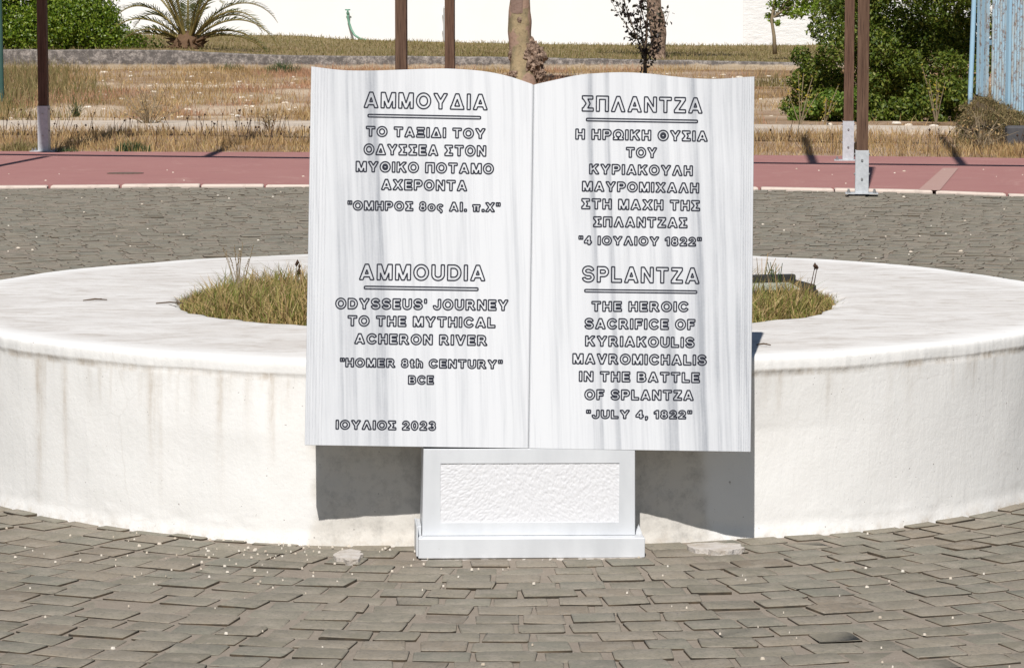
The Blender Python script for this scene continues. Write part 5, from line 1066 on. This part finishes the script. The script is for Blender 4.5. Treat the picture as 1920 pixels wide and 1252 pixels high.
# dark leaved shrub in front of it
TY3 = 54.0; s_ = TY3 / F_PX; b = atY(1210, 146, TY3); root = empty("plum_shrub", (b[0], b[1], 0), "thin shrub with nearly black leaves behind the right page of the book", "shrub")
mb = MB(); C = []
def stem(pts, r0, lv, spread=.05):
    P = [Vector(((x - 1210) * s_, random.gauss(0, .04), CAM_H - (y + 30) * s_)) for x, y in pts]; mb.tube(P, [r0 * (1 - .75 * i / (len(P) - 1)) for i in range(len(P))], 6, .1)
    for _ in range(lv):
        i = random.randrange(len(P) - 1); q = P[i].lerp(P[i + 1], random.random()); C.append(np.array(q) + rng.normal(0, spread, 3))
stem([(1210, 150), (1209, 120), (1210, 90), (1212, 60), (1214, 20), (1212, -40)], .035, 60, .06)
stem([(1209, 110), (1200, 85), (1190, 60), (1180, 35), (1172, 10), (1165, -30)], .018, 130, .06); stem([(1209, 105), (1205, 75), (1200, 45), (1202, 10), (1204, -30)], .016, 110, .06)
stem([(1211, 100), (1222, 80), (1228, 60), (1226, 40), (1234, 15)], .016, 130, .08); stem([(1211, 95), (1230, 80), (1240, 60), (1250, 35), (1255, 20)], .010, 26, .05)
stem([(1196, 75), (1175, 48), (1160, 28), (1145, 0), (1138, -20)], .008, 14, .03); stem([(1180, 35), (1165, 15), (1150, -5)], .008, 40, .05); stem([(1190, 60), (1183, 70), (1180, 62)], .006, 22, .05)
stem([(1210, 115), (1228, 96), (1240, 84)], .010, 30, .05); stem([(1212, 60), (1203, 20), (1200, 0), (1198, -30)], .01, 60, .07)
mb.build("stems", M['twig'], root, True); C = np.array(C); leaves(C, rng.standard_normal(C.shape), .075, M['plum_leaf'], "leaves", root, 1.7)
# small weeds one can point at
def tuft(name, px, py, Y, n, h, spread, mat, label, cat="weed", w=.008):
    b = atY(px, py, Y); root = empty(name, (b[0], b[1], max(0.0, b[2])), label, cat); a = rng.random(n) * 6.28; r = spread * np.sqrt(rng.random(n))
    P = np.stack([r * np.cos(a), r * np.sin(a) * .7, np.zeros(n) - .02], -1); o = blades("leaves", P, h * (.5 + .6 * rng.random(n)) * (1 - .5 * r / spread), w, mat, .5, .6); o.parent = root
    mb = MB(); mb.tube([(0, 0, -.03), (0, 0, h * .35)], [.01, .004], 5); mb.build("stem", M['pale_stem'], root)
tuft("green_weed", 250, 282, 30.4, 320, .17, .17, M['green_blade'], "green grassy clump growing alone in the verge right of the left post")
tuft("green_weed", 42, 280, 30.3, 300, .17, .24, M['lawn_blade'], "dull green weed patch in the verge left of the left post")
tuft("green_weed", 122, 284, 30.0, 120, .10, .12, M['green_blade'], "small dark weed at the shaded foot of the left post")
tuft("green_weed", 530, 135, 57.5, 260, .32, .34, M['green_blade'], "dark green weed clump under the low wall next to the book", w=.012)
tuft("green_weed", 428, 132, 58.2, 160, .24, .3, M['green_blade'], "dark green weed below the low wall right of the palm", w=.012)
tuft("green_weed", 1448, 160, 50.0, 220, .34, .4, M['lawn_blade'], "leafy green weed patch in the field right of the book", w=.012)
tuft("orange_weed", 1903, 292, 29.4, 260, .22, .16, M['straw'], "orange dry tuft at the foot of the earth bank by the fence")
tuft("thistle", 143, 216, 38.4, 60, .34, .05, M['green_blade'], "tall dark thistle standing on the pale sand right of the left post")
def twiggy(px, py, Y, n, h, spread, label):
    b = atY(px, py, Y); root = empty("dry_bush", (b[0], b[1], 0.0), label, "dry bush"); mb = MB(); C = []
    for _ in range(n):
        a = random.uniform(0, 6.28); el = random.uniform(.5, 1.4); L_ = h * random.uniform(.5, 1); d = Vector((math.cos(a) * math.cos(el) * spread, math.sin(a) * math.cos(el) * spread, math.sin(el))); q = d * L_; mb.tube([(0, 0, 0), q * .5 + Vector((0, 0, .02)), q], [.005, .004, .002], 5)
        for _ in range(3): f = random.uniform(.35, .9); e = q * f + Vector((random.gauss(0, .07), random.gauss(0, .07), random.uniform(.02, .13))); mb.tube([q * f, e], [.003, .0015], 4)
        for _ in range(7): C.append(np.array(q * random.uniform(.4, 1)) + rng.normal(0, .04, 3))
    mb.build("stems", M['pale_stem'], root); C = np.array(C); leaves(C, rng.standard_normal(C.shape), .03, M['straw'], "leaves", root)
twiggy(280, 240, 35.2, 26, .55, 1.0, "spreading dry twiggy bush on the concrete strip left of the book")
twiggy(505, 247, 34.2, 10, .3, .8, "small dry twiggy weed on the verge beside the book's left edge")
twiggy(1840, 285, 30.4, 16, .4, .9, "dry branching weed before the earth bank under the fence")
